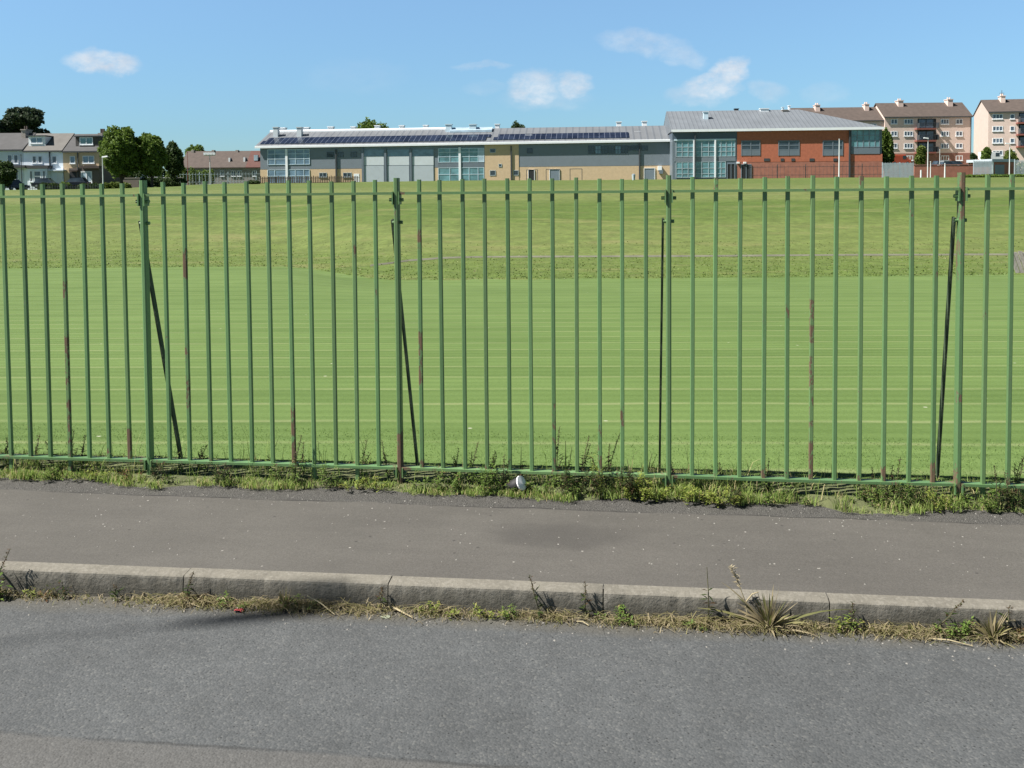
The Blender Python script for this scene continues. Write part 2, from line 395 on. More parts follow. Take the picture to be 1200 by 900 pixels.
dv = t.add('ShaderNodeTexVoronoi', ins={'Vector': t.mapping(pos, loc=(3, 3, 0), scale=(1, 1, 0)), 'Scale': 9.0})
dsp = t.math('MULTIPLY', t.mapr(dv.outputs['Distance'], .09, .05, 0, .7), t.math('GREATER_THAN', t.sep(dv.outputs['Color'])[2], .74))
c = t.mix(dsp, c, (.05, .048, .045))
t.l.new(c, b.inputs['Base Color']); b.inputs['Roughness'].default_value = .85; b.inputs['Specular IOR Level'].default_value = .3
h = t.math('ADD', t.math('MULTIPLY', fin, .5), t.math('MULTIPLY', t.math('MULTIPLY', vo.outputs['Distance'], edge), 2.2))
bump(t, b, h, .55, .006)
M['pavement'] = mp
# kerb concrete
mk, t, b = new_mat('kerb_concrete')
pos = t.add('ShaderNodeNewGeometry').outputs['Position']; X, Y, Z = t.sep(pos)
n1 = t.noise(pos, 5, 5, .65); n2 = t.noise(pos, 60, 4, .7); n3 = t.noise(t.mapping(pos, scale=(3, 3, .6)), 6, 4, .65)
c = t.mix(n2, (.185, .172, .145), (.32, .30, .255)); c = t.mix(1.0, c, t.mapr(n1, .25, .75, .78, 1.18), 'MULTIPLY')
vo = t.add('ShaderNodeTexVoronoi', ins={'Vector': pos, 'Scale': 75.0})
c = t.mix(t.math('MULTIPLY', t.math('GREATER_THAN', t.sep(vo.outputs['Color'])[0], .8), .4), c, (.34, .32, .28))
grime = t.mapr(t.math('ADD', Z, t.mapr(n3, .2, .8, -.045, .045)), -.012, -.055, 0, .6)
c = t.mix(grime, c, t.mix(n2, (.062, .058, .045), (.115, .108, .085)))
t.l.new(c, b.inputs['Base Color']); b.inputs['Roughness'].default_value = .9; b.inputs['Specular IOR Level'].default_value = .25
bump(t, b, t.math('ADD', n2, t.math('MULTIPLY', n1, .6)), .7, .006)
M['kerb'] = mk
M['soil'] = simple('soil', (.115, .13, .05), .95, .5, 14, .8, 60)
M['path'] = simple('path', (.17, .17, .12), .9, .3, 1.5, .4, 12)

# ---- terrain mesh
NR, NV = 260, 210
rr = np.linspace(-1.35, 1.35, NR); tt = np.linspace(0, 1, NV)
Vv = []
vn = 5.42 / (math.cos(YAW) + rr * math.sin(YAW))
for q in tt:
    v = vn * (3000 / vn) ** (q ** 1.18); u = rr * v
    x = u * RGT.x + v * FWD.x; y = u * RGT.y + v * FWD.y
    Vv.append(np.stack([x, y, ground_z(x, y)], 1))
Vv = np.concatenate(Vv); i = np.arange(NV - 1)[:, None] * NR + np.arange(NR - 1)[None]; i = i.ravel()
fo = fast('field', Vv, np.stack([i, i + 1, i + 1 + NR, i + NR], 1), mg, smooth=True); tag(fo, kind='structure')
# verge: the strip the fence stands in
nx, ny = 420, 14
xs = np.linspace(-9, 9, nx); ys = np.linspace(0, 1, ny)
ed = 4.985 + .035 * np.sin(xs * 3.1) + .03 * np.sin(xs * 7.7 + 1) + rng.normal(0, .016, nx) - .07 * np.exp(-((xs - 1.15) / .22) ** 2)
VV = []
for s_ in ys:
    y = ed + (5.55 - ed) * s_
    z = -.012 + .040 * sm(s_, 0, .25) - .028 * sm(s_, .75, 1) + rng.normal(0, .004, nx)
    VV.append(np.stack([xs, y, z], 1))
VV = np.concatenate(VV); i = (np.arange(ny - 1)[:, None] * nx + np.arange(nx - 1)[None]).ravel()
vo_ = fast('verge', VV, np.stack([i, i + 1, i + 1 + nx, i + nx], 1), M['soil'], smooth=True); tag(vo_, kind='structure')
def sheet(name, m, x0, x1, y0, y1, z, sx=1, sy=1):
    xs = np.linspace(x0, x1, sx + 1); ys = np.linspace(y0, y1, sy + 1)
    X, Y = np.meshgrid(xs, ys); V = np.stack([X.ravel(), Y.ravel(), np.full(X.size, z)], 1)
    i = (np.arange(sy)[:, None] * (sx + 1) + np.arange(sx)[None]).ravel()
    o = fast(name, V, np.stack([i, i + 1, i + sx + 2, i + sx + 1], 1), m); tag(o, kind='structure'); return o
sheet('ground', M['soil'], -1500, 1500, -1500, 5.3, -.35)
def askew(o, y):
    for v in o.data.vertices:
        if abs(v.co.y - y) < 1e-4: v.co.y += KSL * v.co.x
askew(sheet('pavement', M['pavement'], -80, 80, KY + .04, 5.42, 0.0), KY + .04)
askew(sheet('road', M['road'], -80, 80, -.75, KY + .02, -.105), KY + .02)
sheet('near_pavement', M['pavement'], -80, 80, -4, -.87, 0.0)
# kerbs of separate stones
def kerb_row(name, y0, sgn, xs_):
    mb = MB()
    for a, c_ in zip(xs_[:-1], xs_[1:]):
        dy = random.uniform(-.004, .004); dz = random.uniform(-.003, .003); g = random.uniform(.0012, .0028)
        ya, yb = y0 + dy, y0 + sgn * .082 + dy
        prof = [(0, -.22), (0, -.11), (.0, -.06), (.001, -.012), (.0025, -.003), (.008, .002), (.03, .004), (.082, .004), (.082, -.22)]; ns = 30; vs = []; fs = []
        wob = rng.normal(0, 1, (ns + 1, 2)); wob = (wob + np.roll(wob, 1, 0) + np.roll(wob, 2, 0)) / 3
        for q in range(ns + 1):
            e_ = min(q, ns - q); chip = .004 if e_ == 0 else 0
            for j, (yy, zz) in enumerate(prof):
                jj = .0026 if 3 <= j <= 5 else (.0012 if j in (1, 2, 6) else 0); d_ = abs(wob[q, 0]) * jj * 1.6 + (chip if 3 <= j <= 6 else 0)
                vs.append((a + g + (c_ - a - 2 * g) * q / ns, ya + sgn * (yy + d_), zz + dz - d_ * .7 + (wob[q, 1] * .0012 if j == 6 else 0)))
        m_ = len(prof)
        for q in range(ns):
            for j in range(m_): fs.append((q * m_ + j, q * m_ + (j + 1) % m_, (q + 1) * m_ + (j + 1) % m_, (q + 1) * m_ + j))
        fs += [tuple(range(m_)), tuple(ns * m_ + j for j in range(m_))]; mb.add(vs, fs)
    if sgn > 0: mb.v = [(x, y + KSL * x, z) for x, y, z in mb.v]
    o = mb.build(name, M['kerb']); tag(o, kind='structure'); return o
kx = [on_z(448, 695, 0).x]; 
while kx[0] > -14: kx.insert(0, kx[0] - .915)
while kx[-1] < 14: kx.append(kx[-1] + .915)
kerb_row('kerb', KY, 1, kx); kerb_row('near_kerb', -.75, -1, [x + .3 for x in kx])
mb = MB(); mb.box(-30, 30, KY + .015, KY + .07, -.3, -.02); mb.v = [(x, y + KSL * x, z) for x, y, z in mb.v]; tag(mb.build('kerb_bed', M['soil']), kind='structure')

# path along the foot of the bank
pp = []
for px, py in ((1330, 294), (1200, 299), (1000, 299.5), (800, 301), (650, 301.5), (560, 302), (520, 303), (480, 306), (455, 309.5), (432, 312.5)):
    lo, hi = 20.0, 70.0; d = ray(px, py); d = d / d.dot(FWD)
    vv = np.linspace(25, 60, 700); P = np.array([0, 0, EYE]) + np.outer(vv, np.array(d)); g = ground_z(P[:, 0], P[:, 1])
    k = np.argmax(P[:, 2] < g) if (P[:, 2] < g).any() else np.argmin(abs(P[:, 2] - g))
    pp.append((P[k, 0], P[k, 1]))
V = []; n_ = 0
for a, c_ in zip(pp[:-1], pp[1:]):
    for q in np.linspace(0, 1, 12, endpoint=False):
        x = a[0] + (c_[0] - a[0]) * q; y = a[1] + (c_[1] - a[1]) * q
        wj = .11 + .03 * math.sin(x * 1.3)
        for s_ in (-1, 1):
            V.append((x - FWD.x * -s_ * wj, y + FWD.y * s_ * wj, gz(x, y) + .035 + s_ * .03)); 
        n_ += 1
i = np.arange(n_ - 1) * 2
tag(fast('path', np.array(V), np.stack([i, i + 1, i + 3, i + 2], 1), M['path']), kind='structure')

# ------------------------------------------------------------------ grass as stuff
def scatter_lawn(n, y0, y1, hmin, hmax, wmin, wmax):
    y = y0 + (y1 - y0) * rng.uniform(0, 1, n) ** 2.2; v = y
    x = rng.uniform(-.78, .72, n) * y
    P = np.stack([x, y, ground_z(x, y) - .003 + .022 * sm(y, 5.56, 5.40)], 1)
    grow = 1 + .12 * (y - y0)
    return blades(P, rng.uniform(hmin, hmax, n) * (1 + .05 * (y - y0)), rng.uniform(wmin, wmax, n) * grow, rng.uniform(.005, .035, n))
V, F, r, tt_ = scatter_lawn(46000, 5.12, 6.6, .008, .020, .0022, .0042)
tag(fast('lawn_blades', V, F, M['lawn_blade'], {'rnd': r}), kind='stuff')
# bank tussocks
n = 17000
v = 33.0 + 12 * rng.uniform(0, 1, n) ** 1.6; r_ = rng.uniform(-.62, .62, n); u = r_ * v
v = v + sm(-r_, .12, .26) * 6.5
u = r_ * v
x = u * RGT.x + v * FWD.x; y = u * RGT.y + v * FWD.y
P = np.stack([x, y, ground_z(x, y) - .02], 1)
V, F, r, tt_ = blades(P, rng.uniform(.03, .09, n), rng.uniform(.02, .07, n), rng.uniform(.03, .12, n))
tag(fast('bank_grass', V, F, M['lawn_blade'], {'rnd': r}), kind='stuff')
# verge grass, uneven tufts
nt = 3000; tx = rng.uniform(-5.2, 5.2, nt); ty = np.interp(tx, xs, ed) + .015 + .43 * rng.uniform(0, 1, nt) ** 1.25
dens = .55 + .45 * np.sin(tx * 2.1 + .6) * np.sin(tx * .9 + 2)
th = rng.uniform(.012, .055, nt) * (0.65 + .6 * dens) * (1 + .5 * np.exp(-((tx - .7) / .9) ** 2))
cnt = rng.integers(4, 46, nt) * (rng.uniform(0, 1, nt) < .25 + .75 * np.clip(.5 + .9 * np.sin(tx * 3.7 + 1.1) * np.sin(tx * 1.63 + .4), 0, 1)); idx = np.repeat(np.arange(nt), cnt); n = len(idx)
P = np.stack([tx[idx] + rng.normal(0, .022, n), ty[idx] + rng.normal(0, .022, n), np.full(n, .012)], 1)
lowedge = np.interp(P[:, 0], xs, ed); P[:, 1] = np.maximum(P[:, 1], lowedge + rng.uniform(-.02, .02, n))
h = th[idx] * rng.uniform(.5, 1.35, n)
V, F, r, tt_ = blades(P, h, rng.uniform(.0025, .006, n), h * rng.uniform(.1, .7, n))
r = np.clip(r * .7 + np.repeat((rng.uniform(0, .3, nt))[idx], 5), 0, .999)
n2_ = 1500; wx = rng.uniform(-5.2, 5.2, n2_) ; wx = wx[rng.uniform(0, 1, n2_) < .35 + .65 * np.clip(np.sin(wx * 2.3 + .5) + .3, 0, 1)]; n2_ = len(wx)
wh = rng.gamma(2.2, .045, n2_) + .05
V2, F2, r2_, t2_ = blades(np.stack([wx, 5.03 + .4 * rng.uniform(0, 1, n2_), np.full(n2_, .01)], 1), np.minimum(wh, .34), rng.uniform(.0022, .0042, n2_), wh * rng.uniform(.1, .75, n2_))
F = np.concatenate([F, F2 + len(V)]); V = np.concatenate([V, V2]); r = np.concatenate([r, np.clip(r2_, .0, .999)])
tag(fast('verge_grass', V, F, M['verge_blade'], {'rnd': r}), kind='stuff')
# loose growth and straw along the gutter
gs = [(-420, 60, 1.0), (-300, 60, .8), (-200, 60, 1.1), (-90, 50, .9), (1250, 40, 1.0), (1330, 50, .9), (1450, 60, 1.0), (1580, 60, .9), (1750, 80, 1.0), (5, 26, 1.0), (40, 14, .5), (58, 16, .6), (75, 10, .4), (100, 40, .35), (170, 40, .5), (215, 36, 1.0), (250, 30, 1.1), (285, 30, .8), (330, 45, 1.3), (370, 30, .9), (430, 34, .9),
      (510, 34, 1.0), (560, 22, .8), (615, 34, .8), (650, 30, .9), (725, 34, .9), (775, 34, .9), (820, 45, 1.0), (890, 55, 1.1), (945, 30, .8), (985, 26, .8), (1040, 45, 1.0), (1080, 36, 1.0), (1130, 30, .8), (1175, 40, 1.1)]
PX = []; HH = []
for (cx, hw, a) in gs:
    k = int(290 * a ** 1.3 * hw / 30); xx = rng.normal(cx, hw * .55, k)
    for q in xx: PX.append(q); HH.append(rng.uniform(.008, .042) * (.5 + .5 * a))
kxw = np.array([on_y(q, 725 + (q - 600) * .0375, KY).x for q in PX]); n = len(PX)
P = np.stack([kxw, KY + KSL * kxw - .004 - np.abs(rng.normal(0, .038, n)), np.full(n, -.106)], 1); HH = np.array(HH)
V, F, r, tt_ = blades(P, HH, rng.uniform(.002, .0055, n), HH * rng.uniform(.3, 1.8, n))
cl = .5 + .5 * np.sin(kxw * 6.3) * np.sin(kxw * 2.3 + 1); r = np.repeat(np.clip(cl * .6 + rng.uniform(0, .4, n), 0, .999), 5)
sp_x = np.concatenate([rng.normal(c_, s_, k_) for c_, s_, k_ in ((-300, 90, 200), (-120, 60, 140), (1260, 40, 140), (1400, 70, 180), (1600, 90, 180), (232, 20, 190), (200, 30, 70), (340, 28, 170), (425, 30, 110), (515, 18, 60), (655, 16, 90), (700, 14, 30), (770, 26, 90), (822, 24, 170), (890, 28, 340), (945, 20, 90), (1058, 22, 170), (1110, 22, 70), (1168, 22, 180))])
sxw = np.array([on_y(q, 725 + (q - 600) * .0375, KY).x for q in sp_x]); n3 = len(sxw)
V3, F3, r3, t3 = blades(np.stack([sxw, KY + KSL * sxw - .012 - np.abs(rng.normal(0, .03, n3)), np.full(n3, -.103) + rng.uniform(0, .03, n3)], 1), rng.uniform(.004, .03, n3), rng.uniform(.0022, .005, n3), rng.uniform(.04, .13, n3))
V3[:, 1] = np.minimum(V3[:, 1], KY + KSL * V3[:, 0] - .003)
F = np.concatenate([F, F3 + len(V)]); V = np.concatenate([V, V3]); r = np.concatenate([r, np.clip(.55 + r3 * .45, 0, .999)])
tag(fast('gutter_grass', V, F, M['straw_blade'], {'rnd': r}), kind='stuff')
# ------------------------------------------------------------------ fence
mf, t, b = new_mat('green_paint')
pos = t.add('ShaderNodeNewGeometry').outputs['Position']
at = t.add('ShaderNodeAttribute', attribute_name='rust').outputs['Fac']
oi = t.add('ShaderNodeObjectInfo').outputs['Random']
n1 = t.noise(pos, 5, 4, .6); n2 = t.noise(t.mapping(pos, scale=(1, 1, .45)), 55, 5, .7); n3 = t.noise(t.mapping(pos, scale=(1, 1, .35)), 16, 4, .65)
green = t.mix(n1, (.145, .295, .110), (.190, .345, .145))
green = t.mix(1.0, green, t.mapr(oi, 0, 1, .74, 1.14), 'MULTIPLY')
green = t.mix(t.mapr(t.math('FRACT', t.math('MULTIPLY', oi, 17.3)), .4, 1, 0, .35), green, (.21, .30, .12))
green = t.mix(t.mapr(n2, .55, .75, 0, .35), green, (.20, .33, .19))
fade = t.mapr(n3, .55, .8, 0, .5); green = t.mix(fade, green, (.16, .22, .12))
rust = t.mix(n2, (.085, .052, .032), (.25, .17, .105))
rm = t.math('ADD', at, t.math('ADD', t.mapr(n2, .25, .75, -.5, .45), t.mapr(n3, .3, .7, -.5, .22)))
rm = t.mapr(rm, .40, .54, 0, 1)
c = t.mix(rm, green, rust)
t.l.new(c, b.inputs['Base Color']); t.l.new(t.mapr(rm, 0, 1, .45, .9), b.inputs['Roughness'])
b.inputs['Specular IOR Level'].default_value = .4
bump(t, b, t.math('ADD', n2, t.math('MULTIPLY', rm, -.8)), .45, .002)
M['paint'] = mf

def bar_geo(x, y, z0, z1, wx, wy, rust, nseg=46, ch=.003, lean=(0, 0), curve=0.0):
    prof = [(-wx / 2 + ch, -wy / 2), (wx / 2 - ch, -wy / 2), (wx / 2, -wy / 2 + ch), (wx / 2, wy / 2 - ch), (wx / 2 - ch, wy / 2), (-wx / 2 + ch, wy / 2), (-wx / 2, wy / 2 - ch), (-wx / 2, -wy / 2 + ch)]
    V, F, A = [], [], []
    for i in range(nseg + 1):
        q = i / nseg; z = z0 + (z1 - z0) * q
        for px_, py_ in prof:
            V.append((x + px_ + lean[0] * q + curve * math.sin(math.pi * q), y + py_ + lean[1] * q, z)); A.append(rust(z))
    for i in range(nseg):
        for j in range(8):
            F.append((i * 8 + j, i * 8 + (j + 1) % 8, (i + 1) * 8 + (j + 1) % 8, (i + 1) * 8 + j))
    caps = [(tuple(reversed(range(8)))), tuple(nseg * 8 + j for j in range(8))]
    return V, F, A, caps
def bar_obj(name, geo, parent):
    V, F, A, caps = geo
    me = bpy.data.meshes.new(name); me.from_pydata(V, [], F + caps)
    a = me.attributes.new('rust', 'FLOAT', 'POINT'); a.data.foreach_set('value', A)
    me.materials.append(M['paint']); o = bpy.data.objects.new(name, me); COL.objects.link(o); o.parent = parent
    return o
BX0, PITCHX = -2.78813, .125
fence = thing('railing_fence', 'long green painted iron railing with rust patches along the back of the pavement', 'fence', (BX0, FY, 0))
ZT, ZB, ZTOP = 1.662, .112, 1.735
def zpx(px, py):                          # height on the fence plane seen at a pixel
    return on_y(px, py, FY).z
RUSTY = {}                                # (panel, bar) -> [(z0, z1, strength)]
def rust_at(px, py0, py1, k=.75):
    i = round((on_y(px, (py0 + py1) / 2, FY - .011).x - BX0) / PITCHX)
    RUSTY.setdefault(i, []).append((zpx(px, py1), zpx(px, py0), k))
for a in ((72, 328, 352, .7), (73, 398, 452, .8), (76, 470, 530, .6), (148, 502, 545, .85), (125, 525, 545, .6), (78, 520, 545, .55), (214, 296, 322, .75), (220, 440, 482, .7), (221, 400, 430, .4),
          (345, 478, 548, .75), (341, 400, 440, .35), (491, 270, 290, .75), (492, 390, 450, .62), (492, 540, 553, .9), (621, 300, 330, .35), (647, 470, 550, .42), (674, 205, 222, .6), (700, 500, 555, .5),
          (728, 478, 492, .7), (838, 205, 222, .7), (922, 205, 222, .55), (949, 352, 400, .72), (947, 420, 520, .58), (921, 362, 368, .6), (1008, 205, 216, .5), (946, 520, 562, .7), (890, 545, 563, .55), (1032, 548, 566, .6), (1089, 545, 568, .75),
          (595, 300, 520, .22), (1064, 225, 300, .3), (1092, 225, 330, .3), (1180, 550, 570, .7), (1187, 205, 216, .6), (24, 480, 540, .4), (268, 470, 540, .25), (414, 290, 300, .5), (1150, 330, 380, .3)):
    rust_at(*a)
FOOT = [round((on_y(px, 580, FY).x - BX0) / PITCHX) for px in (18, 80, 370, 422, 1075, 1146)]
BENT = {round((on_y(1064, 400, FY).x - BX0) / PITCHX): .006, round((on_y(838, 400, FY).x - BX0) / PITCHX): -.004}
KPOST = range(-2, 6)
for k in KPOST:
    if k == max(KPOST): break
    for j in range(1, 12):
        i = k * 12 + j; x = i * PITCHX + random.uniform(-.0025, .0025)
        spec = RUSTY.get(i, [])
        ph = random.random() * 9
        base = random.choice([0, 0, .05, .12, .18])
        foot_r = random.uniform(.0, .55)
        def rf(z, spec=spec, base=base, foot_r=foot_r, ph=ph):
            a = base + foot_r * max(0, 1 - (z - ZB) / .10)
            for z0, z1, s_ in spec:
                m_ = .045; q = min(1, max(0, (z - z0 + m_) / m_)) * min(1, max(0, (z1 + m_ - z) / m_)); a = max(a, s_ * q)
            return a
        z0 = -.05 if i in FOOT else ZB - .004
        o = bar_obj('bar', bar_geo(x, 0, z0, ZTOP + random.uniform(-.006, .006), 0.0218, .021, rf, lean=(random.uniform(-.003, .003), random.uniform(-.003, .003)), curve=BENT.get(i, random.uniform(-.0015, .0015))), fence)
        if any(s_ >= .7 and z1 - z0 > .06 for z0, z1, s_ in spec): o['label'] = 'green bar with bare rusty patch'
    xa, xb = k * 1.5 + .013, (k + 1) * 1.5 - .013
    for nm, zz in (('top_rail', ZT), ('bottom_rail', ZB)):
        ns = 60; V, F, A = [], [], []
        sag = random.uniform(-.004, .001)
        for q in range(ns + 1):
            x = xa + (xb - xa) * q / ns; dz = sag * math.sin(math.pi * q / ns)
            for yy, z_ in ((-.0225, -.007), (-.0225, .007), (.0225, .007), (.0225, -.007)): V.append((x, yy, zz + z_ + dz))
            endr = max(0, 1 - min(x - xa, xb - x) / .07)
            A += [(.12 + .35 * endr + (.12 if nm == 'bottom_rail' else 0)) + .12 * math.sin(q * .9 + k)] * 4
        for q in range(ns):
            for j in range(4): F.append((q * 4 + j, q * 4 + (j + 1) % 4, (q + 1) * 4 + (j + 1) % 4, (q + 1) * 4 + j))
        bar_obj(nm, (V, F, A, [(3, 2, 1, 0), (ns * 4, ns * 4 + 1, ns * 4 + 2, ns * 4 + 3)]), fence)
PR = {1: [(0, .30, .95), (1.48, 1.62, .55)], 3: [(1.18, 1.74, .62), (0, .22, .7), (.5, .62, .4)], 0: [(0, .16, .45)], 2: [(0, .2, .5)], -1: [(0, .3, .6)], 4: [(0, .2, .6)], -2: [(.2, .4, .6)], 5: [(.0, .3, .6)]}
BR = {0: .055, 1: .055, 2: -.01, 3: .035}
for k in KPOST:
    spec = PR[k]
    def rf(z, spec=spec):
        a = .06
        for z0, z1, s_ in spec:
            q = min(1, max(0, (z - z0 + .02) / .02)) * min(1, max(0, (z1 + .05 - z) / .05)); a = max(a, s_ * q)
        return a
    p = bar_obj('post', bar_geo(k * 1.5, .006, -.15, 1.748, 0.027, .052, rf, nseg=60, ch=.006), fence)
    if k == 3: p['label'] = 'post with paint worn off its top'
    if k == 1: p['label'] = 'post rusted brown near the ground'
    for s_ in (-1, 1):
        for z0_, z1_, yb_ in ((ZT - .062, ZT + .010, 0), (ZB - .052, ZB + .004, .001)):
            mbp = MB(); mbp.box(k * 1.5 + s_ * .0145, k * 1.5 + s_ * .0215, -.028, .030 + yb_, z0_, z1_); mbp.build('bracket', M['paint'], p)
        for zz, l_ in ((ZT - .036, .040), (ZB - .030, .036), (1.50, .030)):
            mbb = MB(); mbb.tube([(k * 1.5 + s_ * .013, -.004 if zz != 1.50 else .012, zz), (k * 1.5 + s_ * l_, -.004 if zz != 1.50 else .012, zz)], .011, 6); mbb.build('bolt', M['paint'], p)
    # raking stay behind the post
    dx = BR.get(k, .06); mbs = MB()
    x0_ = k * 1.5 - .030; a_ = Vector((x0_, .018, 1.515)); bb = Vector((k * 1.5 - .03 + dx, .36, -.08))
    sd_ = Vector((1, 0, 0)); nd_ = (bb - a_).normalized().cross(sd_)
    w1, w2 = .006, .016
    q4 = lambda P: [P - sd_ * w1 - nd_ * w2, P + sd_ * w1 - nd_ * w2, P + sd_ * w1 + nd_ * w2, P - sd_ * w1 + nd_ * w2]
    mbs.hexa(q4(bb), q4(a_))
    st_ = mbs.build('stay', simple('weathered_stay', (.055, .085, .045), .75, .5, 18, .4, 80) if 'stay' not in M else M['stay'], fence)
    M['stay'] = st_.data.materials[0]

# ------------------------------------------------------------------ materials of the buildings
for nm, a in dict(
    clad_grey=((.155, .185, .215), .5, .06, 1.0), clad_navy=((.060, .085, .115), .45, .06, 1.0), buff=((.52, .39, .25), .85, .10, 2.0), brick_red=((.34, .105, .058), .85, .16, 2.2),
    brick_dull=((.33, .135, .095), .85, .22, 1.2), white_trim=((.72, .75, .78), .5, .05, 1.0), trim_blue=((.50, .62, .70), .4, .05, 1.0), shutter=((.50, .55, .58), .5, .05, 1.2), shutter_low=((.38, .43, .47), .55, .06, 1.0),
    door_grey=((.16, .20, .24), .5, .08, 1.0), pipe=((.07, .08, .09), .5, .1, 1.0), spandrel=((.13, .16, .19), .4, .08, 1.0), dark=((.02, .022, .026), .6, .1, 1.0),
    render_white=((.66, .71, .77), .85, .06, .8), render_grey=((.54, .60, .66), .85, .08, .8), render_buff=((.56, .42, .27), .85, .08, .8), render_brown=((.14, .115, .10), .85, .12, 1.5), harl_pink=((.48, .375, .33), .9, .07, 1.3),
    harl_gable=((.55, .45, .40), .9, .06, 1.0), brick_base=((.27, .13, .10), .9, .2, 1.5), tile_brown=((.105, .080, .069), .9, .20, 1.4), tile_grey=((.088, .088, .092), .9, .16, 1.2), tile_tan=((.168, .160, .150), .9, .14, 1.2), tile_red=((.13, .055, .045), .9, .2, 1.4),
    balcony_red=((.20, .065, .05), .8, .1, 1.0), slate_tile=((.11, .10, .095), .9, .2, 1.0), stone=((.46, .41, .37), .9, .15, 2.0), lamp_metal=((.55, .58, .58), .45, .06, 1.0), steel_grey=((.35, .42, .46), .45, .1, 1.0),
    car_blue=((.03, .06, .16), .3, .04, 1.0), car_white=((.72, .74, .76), .3, .04, 1.0), car_dark=((.015, .02, .035), .3, .04, 1.0), car_red=((.62, .06, .03), .35, .04, 1.0), car_silver=((.40, .44, .48), .35, .04, 1.0), rubber=((.02, .02, .02), .8, .1, 1.0),
    bark=((.075, .058, .042), .95, .3, 6.0), wood_grey=((.34, .32, .28), .9, .3, 12.0), skip_orange=((.85, .13, .05), .5, .06, 1.0), box_blue=((.10, .25, .55), .6, .1, 1.0), timber=((.12, .085, .055), .9, .3, 3.0)).items():
    M[nm] = simple(nm, a[0], a[1], a[2], a[3])
def glass(name, col, rough=.06, spec=.6, var=.5, scale=.6):
    m, t, b = new_mat(name); tc = t.add('ShaderNodeTexCoord').outputs['Object']
    n = t.noise(t.mapping(tc, scale=(1, 1, 1.7)), scale, 3, .6)
    c = t.mix(1.0, col, t.mapr(n, .3, .7, 1 - var, 1 + var), 'MULTIPLY'); t.l.new(c, b.inputs['Base Color'])
    b.inputs['Roughness'].default_value = rough; b.inputs['Specular IOR Level'].default_value = spec; return m
M['glass_dark'] = glass('glass_dark', (.035, .05, .065)); M['glass_teal'] = glass('glass_teal', (.115, .24, .27), var=.45, scale=.5)
M['glass_blue'] = glass('glass_blue', (.14, .22, .30), var=.35); M['glass_pale'] = glass('glass_pale', (.36, .46, .54), var=.25); M['glass_house'] = glass('glass_house', (.075, .10, .14), var=.6, scale=.9)
# ribbed metal roof
def ribbed(name, col, per, strength=.22):
    m, t, b = new_mat(name); tc = t.add('ShaderNodeTexCoord').outputs['Object']; X, Y, Z = t.sep(tc)
    ph = t.math('FRACT', t.math('DIVIDE', X, per)); rib = t.mapr(t.math('ABSOLUTE', t.math('SUBTRACT', ph, .5)), .30, .44, 0, 1)
    c = t.mix(t.math('MULTIPLY', rib, strength), col, (.12, .14, .17)); n = t.noise(tc, .35, 3)
    c = t.mix(1.0, c, t.mapr(n, .3, .7, .9, 1.08), 'MULTIPLY'); t.l.new(c, b.inputs['Base Color'])
    b.inputs['Roughness'].default_value = .5; bump(t, b, rib, .5, .05); return m
M['roof_metal'] = ribbed('roof_metal', (.21, .225, .245), 1.3, .5); M['roof_hall'] = ribbed('roof_hall', (.225, .25, .28), .8, .25)
m, t, b = new_mat('solar_cells'); tc = t.add('ShaderNodeTexCoord').outputs['Object']; X, Y, Z = t.sep(tc)
gx = t.mapr(t.math('ABSOLUTE', t.math('SUBTRACT', t.math('FRACT', t.math('DIVIDE', X, 1.02)), .5)), .455, .47, 0, 1)
cell = t.add('ShaderNodeTexVoronoi', ins={'Vector': t.mapping(tc, scale=(1, .6, .6)), 'Scale': .7})
c = t.mix(t.sep(cell.outputs['Color'])[0], (.014, .020, .042), (.035, .048, .088)); c = t.mix(gx, c, (.20, .23, .30))
t.l.new(c, b.inputs['Base Color']); b.inputs['Roughness'].default_value = .15; b.inputs['Specular IOR Level'].default_value = .6; M['solar'] = m

